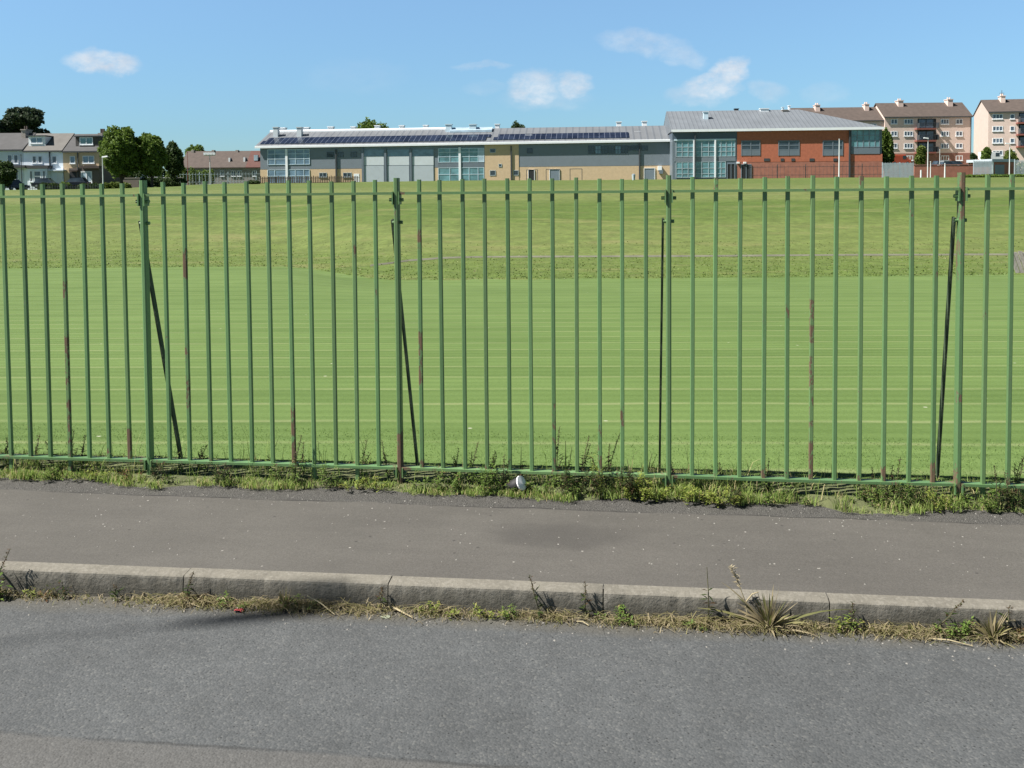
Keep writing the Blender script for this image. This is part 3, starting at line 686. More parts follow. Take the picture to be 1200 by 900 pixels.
class F:                                   # a vertical facade surveyed from the photograph: local x along it, y into the building, z up
    def __init__(s, pxa, va, pxb, vb, zbase):
        A = at_depth(pxa, hor(pxa), va); B = at_depth(pxb, hor(pxb), vb)
        s.o = Vector((A.x, A.y, zbase)); d = Vector((B.x - A.x, B.y - A.y, 0)); s.len = d.length
        s.rz = math.atan2(d.y, d.x); s.I = Matrix.Rotation(-s.rz, 3, 'Z')
    def p(s, px, py, off=0.0):             # -> local (x, z) on the plane y = off
        d = s.I @ ray(px, py); c = s.I @ (Vector((0, 0, EYE)) - s.o)
        k = (off - c.y) / d.y; q = c + d * k; return q.x, q.z
    def rect(s, x0, y0, x1, y1, off=0.0):
        xm, ym = (x0 + x1) / 2, (y0 + y1) / 2
        return s.p(x0, ym, off)[0], s.p(x1, ym, off)[0], s.p(xm, y1, off)[1], s.p(xm, y0, off)[1]
    def box(s, mb, x0, y0, x1, y1, yf, yb, zmin=None):
        a, b_, c_, d_ = s.rect(x0, y0, x1, y1, max(yf, -3) if yf < 0 else yf)
        mb.box(a, b_, yf, yb, c_ if zmin is None else zmin, d_)
    def part(s, root, name, m, x0, y0, x1, y1, yf, yb, zmin=None, label=None):
        mb = MB(); s.box(mb, x0, y0, x1, y1, yf, yb, zmin); o = mb.build(name, M[m], root)
        if label: o['label'] = label
        return o
    def thing(s, name, label, cat, group=None): return thing(name, label, cat, s.o, s.rz, group)
    def window(s, root, x0, y0, x1, y1, cols=2, rows=1, frame='white_trim', gl='glass_dark', bw=.09, off=0.0, sill=True, panel=None, nm='window'):
        a, b_, c_, d_ = s.rect(x0, y0, x1, y1, off); mb = MB(); g = MB()
        y0_ = off - .07
        lo = c_
        if panel: lo = c_ + (d_ - c_) * panel
        for i in range(cols + 1):
            xx = a + (b_ - a - bw) * i / cols; mb.box(xx, xx + bw, y0_, off + .02, c_, d_)
        for j in range(rows + 1):
            zz = lo + (d_ - lo - bw) * j / rows; mb.box(a + .01, b_ - .01, y0_ + .012, off + .02, zz, zz + bw)
        if panel: mb.box(a + .02, b_ - .02, y0_ + .02, off + .02, c_ + .01, lo)
        if sill: mb.box(a - .08, b_ + .08, off - .14, off + .02, c_ - .10, c_ - .003)
        w_ = mb.build(nm, M[frame], root)
        g.box(a + .03, b_ - .03, off - .025, off + .015, lo + .03, d_ - .03); g.build('pane', M[gl], w_)
        return w_
def glazing(f, root, x0, y0, x1, y1, mull, rows, gl='glass_teal', frame='steel_grey', bw=.10, nm='glazing'):
    a, b_, c_, d_ = f.rect(x0, y0, x1, y1); mb = MB()
    xsM = [a] + [f.p(m_, (y0 + y1) / 2)[0] for m_ in mull] + [b_ - bw]
    for xx in xsM: mb.box(xx, xx + bw, -.10, .02, c_, d_)
    for q in rows: 
        zz = c_ + (d_ - c_) * q - (bw if q > .5 else 0); mb.box(a + .01, b_ - .01, -.085, .02, zz, zz + bw)
    w_ = mb.build(nm, M[frame], root); g = MB(); g.box(a + .02, b_ - .02, -.04, .015, c_ + .02, d_ - .02); g.build('pane', M[gl], w_)
    return w_

# ------------------------------------------------------------------ the school
fs = F(304, 184, 790, 177, 3.0)
school = fs.thing('school_building', 'long two storey school with grey cladding, solar panels and a taller red brick hall', 'school')
XR = fs.p(789.5, 185)[0]; zE0 = fs.p(305, 172)[1]; zE1 = fs.p(787, 164)[1]
def wallL(name, m, x0, y0, x1, y1, yf=0.0, yb=11.0, zmin=None, label=None): return fs.part(school, name, m, x0, y0, x1, y1, yf, yb, zmin, label)
wallL('wall', 'clad_grey', 305, 172.4, 425, 198, label='grey clad upper wall')
wallL('wall', 'buff', 305, 198.3, 425, 216, zmin=-1.2, label='buff brick lower wall')
wallL('wall', 'door_grey', 425, 170.4, 509, 216, zmin=-1.2, label='dark wall between the shutters')
wallL('wall', 'clad_grey', 509, 169, 568, 196, label='grey wall above the glazing')
wallL('wall', 'buff', 509, 196.3, 568, 216, zmin=-1.2, label='buff wall by the shutters')
wallL('wall', 'buff', 568, 168, 608, 216, yf=-.06, zmin=-1.2, label='full height buff brick wall')
wallL('wall', 'clad_grey', 608, 166.2, 789.5, 194.6, label='long grey clad wall')
wallL('wall', 'buff', 608, 194.9, 785, 216, zmin=-1.2, label='long buff brick plinth wall')
wallL('wall', 'brick_red', 785, 194.9, 789.5, 216, zmin=-1.2)
# windows and glazing, from the left
glazing(fs, school, 313.7, 175, 363, 193, [322, 335.3, 346, 356], [0, .36, .72, 1], 'glass_blue', 'trim_blue')
glazing(fs, school, 313.7, 198.6, 363, 214.5, [322, 335.3, 346, 356], [0, .5, 1], 'glass_blue', 'trim_blue')
fs.part(school, 'mullion', 'white_trim', 334.4, 174.5, 337, 214.5, -.2, .01)
for x0, x1 in ((383, 391), (396, 402.6), (411, 418)): fs.window(school, x0, 178, x1, 184.2, 2, 1, 'clad_navy', 'glass_dark', sill=False)
for x0, x1 in ((374, 383), (402, 412)): fs.window(school, x0, 202.3, x1, 207.4, 2, 1, 'steel_grey', 'glass_dark')
fs.part(school, 'door', 'white_trim', 414.6, 203.6, 421, 214, -.05, .01, zmin=.3)
for xp, y0 in ((393.6, 175), (599, 171), (749.4, 168)):
    fs.part(school, 'downpipe', 'pipe', xp - .7, y0, xp + .7, 214, -.28, -.06)
for x0, x1 in ((425.8, 449.8), (454, 479.4), (483.2, 508)):
    fs.part(school, 'clerestory', 'glass_blue', x0, 175.2, x1, 183, -.05, .01)
    s_ = fs.part(school, 'shutter', 'shutter', x0, 183.3, x1, 193.6, -.09, .01)
    fs.part(s_, 'shutter_base', 'shutter_low', x0, 194.2, x1, 214, -.12, .01, zmin=0)
for xp in (425, 451.6, 481.2): fs.part(school, 'pilaster', 'spandrel', xp - 1.2, 174, xp + 1.2, 214, -.28, .01, zmin=0)
glazing(fs, school, 513.5, 173.6, 567.5, 190.2, [527, 538.4, 549.5, 560], [0, .38, .74, 1], 'glass_teal', 'trim_blue')
fs.part(school, 'spandrel_panel', 'spandrel', 513.5, 190.5, 567.5, 195.9, -.05, .01)
glazing(fs, school, 513.5, 196.2, 567.5, 213, [527, 538.4, 549.5, 560], [0, .5, 1], 'glass_teal', 'trim_blue')
fs.part(school, 'mullion', 'white_trim', 537.4, 172.6, 540, 213, -.2, .01)
fs.part(school, 'window', 'glass_pale', 560.5, 174, 567.4, 190, -.07, .01)
for r_ in ((574, 174.2, 580.8, 178.9), (584.3, 192, 588, 195.6), (574, 199.6, 580.8, 205.8), (601.7, 199.5, 607.6, 205.5)):
    fs.window(school, *r_, 1, 1, 'steel_grey', 'glass_dark', off=-.06, sill=False)
xw = np.linspace(689, 759.5, 10)
for a_, c_ in zip(xw[:-1], xw[1:]): fs.window(school, a_ + .3, 170.6, c_ - .3, 180.4 if a_ < 735 else 176.5, 2, 2, 'clad_navy', 'glass_dark' if int(a_) % 3 else 'glass_blue', sill=False)
fs.window(school, 617.5, 173.5, 624, 179.8, 1, 1, 'clad_navy', 'glass_dark', sill=False)
for r_, m_ in (((619.4, 199.2, 626, 213), 'dark'), ((644.4, 198.8, 655.4, 213), 'door_grey'), ((755.2, 197.4, 767, 213), 'door_grey')):
    d_ = fs.part(school, 'door', m_, *r_, -.06, .01, zmin=.2)
    a0, b0, c0, e0 = fs.rect(*r_); mb = MB()
    mb.box(a0 - .1, a0 - .003, -.12, .01, .2, e0 + .1); mb.box(b0 + .003, b0 + .1, -.12, .01, .2, e0 + .1); mb.box(a0, b0, -.12, .01, e0 + .003, e0 + .1); mb.build('door_frame', M['white_trim'], d_)
for x0, y0, x1, y1 in ((771, 194.5, 775.6, 199.6), (772.5, 199.2, 777, 203.6)): fs.part(school, 'air_conditioner', 'white_trim' if y0 < 196 else 'spandrel', x0, y0, x1, y1, -.5, 0)
# left roof
zr = [fs.p(px, py, 8.5)[1] for px, py in ((318, 154.5), (787, 147.0))]
def roofz(x, y):                           # top of the left wing's roof at local x and depth y
    q = x / XR; e = zE0 + .12 + (zE1 - zE0) * q; rdg = zr[0] + (zr[1] - zr[0]) * q
    return e + (rdg - e) * (y + .5) / 9.0
def slope(mb, x0, x1, y0, y1, h0, h1):     # a slab lying on that slope
    b4 = [(x0, y0, roofz(x0, y0) + h0), (x1, y0, roofz(x1, y0) + h0), (x1, y1, roofz(x1, y1) + h0), (x0, y1, roofz(x0, y1) + h0)]
    mb.hexa(b4, [(x, y, z + h1 - h0) for x, y, z in b4])
mb = MB(); slope(mb, -.5, XR - .05, -.5, 8.5, -.30, 0)
zb0, zb1 = roofz(-.5, 8.5), roofz(XR, 8.5)
mb.hexa([(-.5, 8.51, zb0 - .3), (XR - .05, 8.51, zb1 - .3), (XR - .05, 14, zb1 - 1.6), (-.5, 14, zb0 - 1.6)], [(-.5, 8.51, zb0), (XR - .05, 8.51, zb1), (XR - .05, 14, zb1 - 1.3), (-.5, 14, zb0 - 1.3)])
roofL = mb.build('roof', M['roof_metal'], school)
mb = MB(); slope(mb, -.55, XR - .1, -.62, -.502, -.40, .0); mb.build('gutter', M['white_trim'], roofL)
mb = MB(); slope(mb, -.5, XR * .455, 8.0, 8.6, .01, .30); mb.build('ridge_cap', M['white_trim'], roofL)
xs0, xs1 = fs.p(308, 163, 2)[0], fs.p(737, 159, 2)[0]
mb = MB(); slope(mb, xs0, xs1 * .62, 0.4, 2.2, .05, .15); slope(mb, xs0 + .6, xs1 * .63, 2.28, 4.1, .05, .15); slope(mb, xs1 * .64, xs1, 0.6, 2.2, .05, .15); slope(mb, xs1 * .65, xs1, 2.28, 4.0, .05, .15)
mb.build('solar_panel', M['solar'], roofL)
def roofbox(x0, y0, x1, y1, name, m, off=8.0, depth=1.2, parent=None):
    a, b_, c_, d_ = fs.rect(x0, y0, x1, y1, off); mb = MB(); mb.box(a, b_, off, off + depth, c_ - .5, d_); mb.box(a - .12, b_ + .12, off - .1, off + depth + .1, d_ + .003, d_ + .15)
    return mb.build(name, M[m], parent or roofL)
for x0, x1 in ((320, 325.4), (347.6, 353)): roofbox(x0, 149.6, x1, 160.5, 'vent_stack', 'shutter', 5.0)
for x0, y0, x1 in ((327, 150.2, 334), (354.5, 149.8, 361.5), (384, 149, 390), (411, 149, 416), (439, 147.6, 444.5), (468, 147.6, 473), (496, 147.2, 501)): roofbox(x0, y0, x1, 153, 'vent_box', 'white_trim', 8.7)
for x0, x1 in ((522, 529), (550, 557.7)): roofbox(x0, 146.2, x1, 154, 'vent_stack', 'trim_blue', 6.5)
roofbox(580, 146, 585, 150, 'vent_box', 'white_trim', 8.7); roofbox(616.5, 158.8, 623, 161, 'vent_box', 'white_trim', 3.2); roofbox(722.5, 143.3, 728, 147, 'vent_box', 'white_trim', 9.0)
roofbox(752.6, 142.6, 758, 146.5, 'vent_box', 'white_trim', 9.0); roofbox(744, 154.6, 750, 158, 'vent_box', 'white_trim', 5.0)
a, b_, c_, d_ = fs.rect(528, 151, 577, 154.2, 7.0); mb = MB(); slope(mb, a, b_, 6.0, 7.9, .03, .45); mb.build('skylight', M['glass_pale'], roofL)

# taller red brick hall (same building), its own facade plane
fh = F(787.5, 171.5, 1034, 168.5, 3.0)
hall = bpy.data.objects.new('hall', None); COL.objects.link(hall); hall.parent = school
hall.matrix_local = (Matrix.Translation(fs.o) @ Matrix.Rotation(fs.rz, 4, 'Z')).inverted() @ (Matrix.Translation(fh.o) @ Matrix.Rotation(fh.rz, 4, 'Z'))
def H(name, m, x0, y0, x1, y1, yf=0.0, yb=17.0, zmin=None, label=None, par=None): return fh.part(par or hall, name, m, x0, y0, x1, y1, yf, yb, zmin, label)
H('wall', 'clad_navy', 788, 152.8, 863.5, 163, yb=16, label='dark blue cladding under the eaves')
H('wall', 'spandrel', 788, 163.2, 863.5, 214, .002, 16, zmin=-1.2)
H('wall', 'brick_red', 863.7, 151.5, 996, 189.5, yb=16, label='bright red brick wall')
H('wall', 'brick_dull', 863.7, 189.7, 1034, 214, yb=16, zmin=-1.2, label='dull brick lower wall')
H('wall', 'brick_red', 996.2, 180.6, 1034, 189.4, yb=16)
H('wall', 'spandrel', 996.4, 150, 1033.5, 180.3, .3, 15.9)
glazing(fh, hall, 792, 164.6, 861.6, 183.6, [799, 806, 813, 822, 830, 838, 844.5, 850.5, 857], [0, .3, .62, 1], 'glass_teal', 'steel_grey')
H('head_trim', 'trim_blue', 790, 162.8, 862, 164.6, -.18, .02)
H('spandrel_panel', 'clad_grey', 790, 183.8, 862, 189, -.06, .02)
glazing(fh, hall, 792, 189.4, 850.5, 208, [799, 806, 813, 822, 830, 838, 844.5], [0, .22, .6, 1], 'glass_teal', 'steel_grey')
for xp in (813.3, 838.2): H('mullion', 'white_trim', xp - .9, 164, xp + .9, 208, -.25, 0)
H('downpipe', 'pipe', 813.9, 153, 815.2, 210, -.45, -.27)
for r_ in ((852.6, 192.3, 860.6, 208), (869, 193.2, 879.6, 208)):
    d_ = H('door', 'dark', *r_, -.08, .01, zmin=.2); a0, b0, c0, e0 = fh.rect(*r_); mb = MB()
    mb.box(a0 - .12, a0 - .003, -.14, .01, .2, e0 + .12); mb.box(b0 + .003, b0 + .12, -.14, .01, .2, e0 + .12); mb.box(a0, b0, -.14, .01, e0 + .003, e0 + .12); mb.box((a0 + b0) / 2 - .05, (a0 + b0) / 2 + .05, -.14, .01, .2, e0); mb.build('door_frame', M['door_grey'], d_)
for x0, x1 in ((868.6, 891), (912, 937), (964, 988)):
    fh.window(hall, x0, 164.6, x1, 182.4, 2, 2, 'spandrel', 'glass_dark', bw=.16, sill=False, panel=.36)
for xp, wv in ((898.6, 3.4), (916.8, 2), (929.4, 2), (951.5, 2.8), (979, 2.4)): H('vent_grille', 'pipe', xp - wv, 185.6, xp + wv, 188.8, -.06, .01)
for xp in (865.2, 873): H('bulkhead_lamp', 'white_trim', xp - 1.6, 189.6, xp + 1.6, 191.6, -.35, 0)
H('downpipe', 'pipe', 995.0, 150.5, 996.6, 208, -.3, -.05)
glazing(fh, hall, 997.2, 150.6, 1031, 172.6, [1004, 1011, 1018, 1025], [0, .33, .66, 1], 'glass_teal', 'door_grey', bw=.12)
H('spandrel_panel', 'spandrel', 997.2, 172.9, 1031, 180.4, -.06, .3)
xa = fh.p(787, 152, -.5)[0]; xb = fh.p(1036, 149, -.5)[0]; ze = fh.p(900, 150.6, -.5)[1]
zr1 = fh.p(860, 129.4, 11)[1]; xh = fh.p(936, 129, 11)[0]; xa1 = fh.p(788, 130, 11)[0]
xa = min(xa, xa1)
mb = MB()
th = .28
def hp(P): return [tuple(p_) for p_ in P]
top = [(xa, -.5, ze), (xb, -.5, ze), (xh, 11, zr1), (xa, 11, zr1)]
mb.hexa([(x, y, z - th) for x, y, z in top], top)
mb.add([(xb, -.5, ze - .01), (xb, 23, ze - .01), (xh, 11, zr1 - .01), (xb - .5, -.4, ze - th), (xb - .5, 22.5, ze - th), (xh, 10.9, zr1 - th)], [(0, 1, 2), (5, 4, 3), (0, 3, 4, 1), (1, 4, 5, 2), (2, 5, 3, 0)])
mb.hexa([(xa, 11.01, zr1 - th), (xh, 11.01, zr1 - th), (xb, 23, ze - th), (xa, 23, ze - th)], [(xa, 11.01, zr1), (xh, 11.01, zr1), (xb, 23, ze), (xa, 23, ze)])
mb.add([(xa + .02, -.9, ze - .3), (xa + .02, 22.8, ze - .3), (xa + .02, 11, zr1 - .3)], [(0, 1, 2)])
roofH = mb.build('roof', M['roof_hall'], hall)
mb = MB(); mb.box(xa - .03, xb + .03, -.62, -.502, ze - .42, ze + .03); mb.build('gutter', M['white_trim'], hall)
def hbox(x0, y0, x1, y1, name, m, off, depth=1.0, tall=.4):
    a, b_, c_, d_ = fh.rect(x0, y0, x1, y1, off); mb = MB(); mb.box(a, b_, off, off + depth, c_ - tall, d_); mb.box(a - .1, b_ + .1, off - .1, off + depth + .1, d_ + .003, d_ + .12); mb.build(name, M[m], hall)
hbox(824.5, 131.5, 830, 142, 'vent_box', 'trim_blue', 5.5); hbox(917, 129.2, 924, 132, 'vent_box', 'stone', 9.5); hbox(891, 127.6, 901, 131.3, 'roof_cowl', 'white_trim', 10.0); hbox(861, 127.8, 865.5, 129.5, 'vent_box', 'pipe', 11); hbox(917, 126, 918.5, 130, 'vent_pipe', 'trim_blue', 11); hbox(924.5, 124.2, 926, 130, 'vent_pipe', 'white_trim', 11)

# ------------------------------------------------------------------ flats
def flats(pxa, va, pxb, vb, ye_a, ridge, label, cols, rows, balc, chim, depth=9.5, wall='harl_pink', gable_wall=None, brick_y=None, ground=200, over=.3, group='tenement flats behind the school'):
    f = F(pxa, va, pxb, vb, 2.6); root = f.thing('block_of_flats', label, 'flats', group)
    L = f.len; ze = f.p((pxa + pxb) / 2, ye_a)[1]; zr = f.p(ridge[0], ridge[1], depth / 2)[1]
    zb = f.p((pxa + pxb) / 2, brick_y)[1] if brick_y else -2
    mb = MB(); mb.prism([(0, zb), (0, ze), (depth / 2, zr - .25), (depth, ze), (depth, zb)], 0, L); mb.build('wall', M[wall], root)
    if gable_wall: mb = MB(); mb.prism([(.05, zb), (.05, ze), (depth / 2, zr - .3), (depth - .05, ze), (depth - .05, zb)], -.12, -.003); o = mb.build('gable_wall', M[gable_wall], root)
    if brick_y: mb = MB(); mb.box(-.05, L + .05, -.05, depth, -2.5, zb - .003); mb.build('brick_base', M['brick_base'], root)
    mb = MB(); s_ = (zr - ze) / (depth / 2)
    for y0, y1 in ((-over, depth / 2), (depth + over, depth / 2 + .003)):
        za = ze - over * s_ * 1.0; q = [(-.25, y0, za), (L + .25, y0, za), (L + .25, y1, zr), (-.25, y1, zr)]
        mb.hexa(q, [(x, y, z + .22) for x, y, z in q])
    rf_ = mb.build('roof', M['tile_brown'], root)
    mb = MB(); mb.box(-.2, L + .2, -over - .13, -over - .003, ze - over * s_ - .05, ze - over * s_ + .16); mb.build('gutter', M['pipe'], rf_)
    for (x0, y0, x1, y1) in chim:
        a, b_, c_, d_ = f.rect(x0, y0, x1, y1, depth / 2 - 1.2); mb = MB(); mb.box(a, b_, depth / 2 - 1.5, depth / 2 + .3, c_ - .6, d_); mb.box(a - .1, b_ + .1, depth / 2 - 1.6, depth / 2 + .4, d_ + .003, d_ + .15)
        for q in (.3, .7): mb.tube([(a + (b_ - a) * q, depth / 2 - .6, d_ + .14), (a + (b_ - a) * q, depth / 2 - .6, d_ + .6)], .14, 6)
        mb.build('chimney', M['harl_pink'], rf_)
    for (x0, x1, n_) in cols:
        for y in rows: f.window(root, x0, y - 2.9, x1, y + 3.0, n_, 1, 'white_trim', 'glass_house', bw=.13)
    for (x0, x1, ys_) in balc:
        y0 = ys_[0]; y1 = ys_[-1]
        f.part(root, 'balcony_shade', 'dark', x0 + .6, y0 - 11.5, x1 - .6, y1 + 1, -.03, .02)  # flat dark panel on the wall: shade of the recess put in as colour
        for y in ys_:
            sl = f.part(root, 'balcony', 'balcony_red', x0, y - .6, x1, y + 1.3, -1.3, .0)
            a, b_, c_, d_ = f.rect(x0, y - .6, x1, y, -.01); mb = MB()
            mb.box(a, b_, -1.3, -1.25, d_ + 1.0, d_ + 1.07)
            for q in range(13): xx = a + (b_ - a - .05) * q / 12; mb.box(xx, xx + .05, -1.295, -1.255, d_ + .0, d_ + 1.0)
            mb.box(a, a + .1, -1.3, 0, d_ + .004, d_ + 1.05); mb.box(b_ - .1, b_, -1.3, 0, d_ + .004, d_ + 1.05)
            mb.build('balcony_rail', M['pipe'], sl)
            a, b_, c_, d_ = f.rect(x0 + 2, y - 10.5, x1 - 2, y - 1.0, 0); mb = MB()
            for q in (0, .48): mb.box(a + (b_ - a) * q, a + (b_ - a) * (q + .42), -.06, -.02, c_, d_)
            mb.build('balcony_door', M['glass_house'], root)
    mb = MB(); mb.box(L - .12, L + .02, -.14, -.03, 0, ze); mb.build('downpipe', M['pipe'], root)
    return f, root
fl1, r1 = flats(1036, 205, 1137, 205, 136.6, (1085, 121.5), 'four storey pinkish block of flats with central red balconies', [(1044, 1051.6, 2), (1059.4, 1070, 3), (1102.4, 1112, 3), (1120, 1128, 2)], (142.4, 156.6, 170.8, 185.2),
      [(1074.6, 1097.4, (150.6, 164.6, 178.6))], [(1052, 118.4, 1058, 131), (1110, 117.0, 1116, 130)], brick_y=179.5)
fl0, r0 = flats(932, 206.6, 1035.7, 205.6, 141.5, (1005, 126.8), 'flats with brown tiled roof half hidden behind the red brick hall', [(1020, 1027, 2)], (148,), [], [(955.2, 123.6, 960.6, 132.5), (1013, 122.6, 1018, 134.5)])
fl2, r2 = flats(1158, 195, 1262, 192.2, 130.2, (1190, 117.4), 'block of flats at the right edge with a pale blank gable end', [(1163, 1175.2, 3), (1183.6, 1189, 1), (1222, 1234, 3)], (136.6, 150.7, 164.8, 179.2),
      [(1193.2, 1216, (143.5, 157.2, 171.4))], [(1172.4, 113, 1177.6, 125), (1228, 112, 1233, 124)], gable_wall='harl_gable', brick_y=None)
a, b_, c_, d_ = fl2.rect(1174, 109, 1175, 114, 4.0); mb = MB(); mb.tube([((a + b_) / 2, 4.3, c_), ((a + b_) / 2, 4.3, d_ + .6)], .05, 5); mb.tube([((a + b_) / 2 - .5, 4.3, d_), ((a + b_) / 2 + .5, 4.3, d_)], .04, 5); mb.build('aerial', M['pipe'], r2)

# ------------------------------------------------------------------ terraced houses on the left
def house(pxa, pxb, v, ye, yr, label, wall, roofm, base=None, base_y=None, depth=8.0):
    f = F(pxa, v, pxb, v, gz(*at_depth((pxa + pxb) / 2, 222, v).xy) - .1); root = f.thing('terraced_house', label, 'house', 'terraced houses left of the trees')
    L = f.len; ze = f.p((pxa + pxb) / 2, ye)[1]; zr = f.p((pxa + pxb) / 2 + 14, yr, depth / 2)[1]
    mb = MB(); zlo = -.8
    if base_y: zlo = f.p((pxa + pxb) / 2, base_y)[1]; m2 = MB(); m2.box(.01, L - .01, -.04, depth, -1, zlo - .003); m2.build('lower_wall', M[base], root)
    mb.prism([(0, zlo), (0, ze), (depth / 2, zr - .2), (depth, ze), (depth, zlo)], .003, L - .003); mb.build('wall', M[wall], root)
    mb = MB(); s_ = (zr - ze) / (depth / 2)
    for y0, y1 in ((-.22, depth / 2), (depth + .22, depth / 2 + .003)):
        za = ze - .22 * s_; q = [(.004, y0, za), (L - .004, y0, za), (L - .004, y1, zr), (.004, y1, zr)]; mb.hexa(q, [(x, y, z + .18) for x, y, z in q])
    rf_ = mb.build('roof', M[roofm], root)
    mb = MB(); mb.box(.01, L - .01, -.34, -.223, ze - .22 * s_ - .06, ze - .22 * s_ + .12); mb.build('gutter', M['pipe'], rf_)
    return f, root, rf_, ze, zr
def dormer(f, rf_, x0, y0, x1, y1, cheek, ze, zr, cols=2, wx0=None, wx1=None):
    off = .9; a, b_, c_, d_ = f.rect(x0, y0, x1, y1, off); mb = MB(); mb.box(a, b_, off, 3.6, c_ - .2, d_); dm = mb.build('dormer', M[cheek], rf_)
    mb = MB(); mb.box(a - .15, b_ + .15, off - .25, 3.7, d_ + .003, d_ + .16); mb.build('dormer_roof', M['pipe'], dm)
    return dm
def houses():
    v = 143
    f, r, rf_, ze, zr = house(-46, 29, v, 175.6, 157.3, 'pale grey terraced house at the left edge with plain grey roof', 'render_grey', 'tile_grey')
    for x0, x1 in ((8.6, 14.6), (16.2, 21.6), (-24, -14)): f.window(r, x0, 181.2, x1, 191.6, 1, 1, 'white_trim', 'glass_house')
    f.window(r, 17.6, 200.4, 22, 213, 1, 1, 'white_trim', 'glass_house'); f.part(r, 'porch_roof', 'tile_grey', 4, 193.6, 29, 196.4, -1.6, 0)
    f, r, rf_, ze, zr = house(29, 75, v, 176.6, 157.6, 'white terraced house with tan roof and a white dormer', 'render_white', 'tile_tan')
    dm = dormer(f, rf_, 33.4, 159.8, 53.0, 169.4, 'white_trim', ze, zr); f.window(dm, 36, 161.2, 50, 168.0, 2, 1, 'white_trim', 'glass_blue', off=.9)
    for x0, x1 in ((38, 42.8), (44.8, 49.6), (61, 66.6)): f.window(r, x0, 182.8, x1, 191.4, 1, 1, 'white_trim', 'glass_house')
    f.part(r, 'bay_roof', 'tile_grey', 30.5, 193.8, 56, 197.4, -1.5, 0)
    f.part(r, 'bay', 'render_white', 32, 197.6, 55, 214.6, -1.2, .01, zmin=-.6)
    f.window(r, 35, 200, 38.4, 213, 1, 1, 'white_trim', 'glass_house', off=-1.2); f.window(r, 39.6, 200, 48.4, 213, 1, 2, 'white_trim', 'glass_house', off=-1.2, bw=.14); f.window(r, 50, 200, 53.6, 213, 1, 1, 'white_trim', 'glass_house', off=-1.2)
    f.part(r, 'porch_canopy', 'render_grey', 56.6, 198.8, 74, 200.4, -1.1, 0); f.part(r, 'downpipe', 'pipe', 57.4, 178, 58.4, 198, -.2, -.02); f.part(r, 'door', 'white_trim', 66.5, 201, 73, 216, -.06, .01, zmin=0)
    a, b_, c_, d_ = f.rect(26.6, 152.8, 31.4, 168, 3.0)
    mb = MB(); mb.box(a, b_, 2.6, 4.6, c_ - .5, d_); mb.box(a - .1, b_ + .1, 2.5, 4.7, d_ + .003, d_ + .16); ch = mb.build('chimney', M['stone'], rf_)
    mb = MB(); [mb.tube([(a + (b_ - a) * q, 3.5, d_ + .16), (a + (b_ - a) * q, 3.5, d_ + .7)], .13, 6) for q in (.25, .75)]; mb.build('chimney_pot', M['tile_brown'], ch)
    f, r, rf_, ze, zr = house(75, 117, v, 177.2, 158.2, 'buff terraced house with dark lower storey beside the round trees', 'render_buff', 'tile_grey', 'render_brown', 197.0)
    dm = dormer(f, rf_, 88.6, 160.2, 116, 170.2, 'slate_tile', ze, zr); f.window(dm, 93.4, 160.9, 109, 169.6, 2, 1, 'white_trim', 'glass_teal', off=.9, bw=.13)
    f.window(r, 82, 183, 88.2, 191.6, 1, 1, 'white_trim', 'glass_blue'); f.window(r, 97, 182.6, 110.6, 191.4, 2, 1, 'white_trim', 'glass_blue'); f.part(r, 'bay_roof', 'tile_brown', 93, 194.4, 116, 197.2, -1.1, 0)
    f.window(r, 95, 200.6, 108, 214, 2, 1, 'white_trim', 'glass_pale', off=-.05, bw=.18); dr = f.part(r, 'door', 'dark', 82, 201.6, 89, 216, -.1, .01, zmin=0); f.part(r, 'buff_pier', 'render_buff', 75.4, 197.2, 81.4, 218, -.06, .02, zmin=-.6)
    f.part(r, 'door_hood', 'tile_brown', 80.6, 199, 90.4, 200.8, -.8, 0); f.part(r, 'downpipe', 'pipe', 90.6, 177.5, 91.6, 216, -.18, -.045)
    a, b_, c_, d_ = f.rect(116, 156, 121.4, 170, 3.0); mb = MB(); mb.box(a, b_, 2.6, 4.6, c_ - .6, d_); ch = mb.build('chimney', M['stone'], rf_)
    mb = MB(); [mb.tube([(a + (b_ - a) * q, 3.5, d_), (a + (b_ - a) * q, 3.5, d_ + .7)], .14, 6) for q in (.2, .55, .85)]; mb.build('chimney_pot', M['tile_brown'], ch)
houses()
# long low building behind
f = F(213.5, 205, 318, 205, 2.0); low = f.thing('low_building', 'long low terrace with a faded brown roof left of the school', 'building')
ze = f.p(260, 195.6)[1]; zr = f.p(262, 178.0, 4.5)[1]; L = f.len
mb = MB(); mb.prism([(0, -2), (0, ze), (4.5, zr - .2), (9, ze), (9, -2)], 0, L); mb.build('wall', simple('grey_harling', (.22, .215, .21), .9, .15, .8), low)
xs_ = f.p(288, 190)[0]
for x0, x1, m_ in ((-.3, xs_ - .003, 'tile_brown'), (xs_, L + .2, 'tile_red')):
    mb = MB(); s_ = (zr - ze) / 4.5
    for y0, y1 in ((-.4, 4.5), (9.4, 4.503)):
        q = [(x0, y0, ze - .4 * s_), (x1, y0, ze - .4 * s_), (x1, y1, zr), (x0, y1, zr)]; mb.hexa(q, [(x, y, z + .2) for x, y, z in q])
    mb.build('roof', M[m_], low)
for x0, x1, yt in ((219, 224, 199), (237, 243, 200), (258, 263, 200), (271, 276, 200), (278, 283, 200), (296, 301, 200)): f.window(low, x0, yt, x1, yt + 6.5, 2, 1, 'white_trim', 'glass_house')
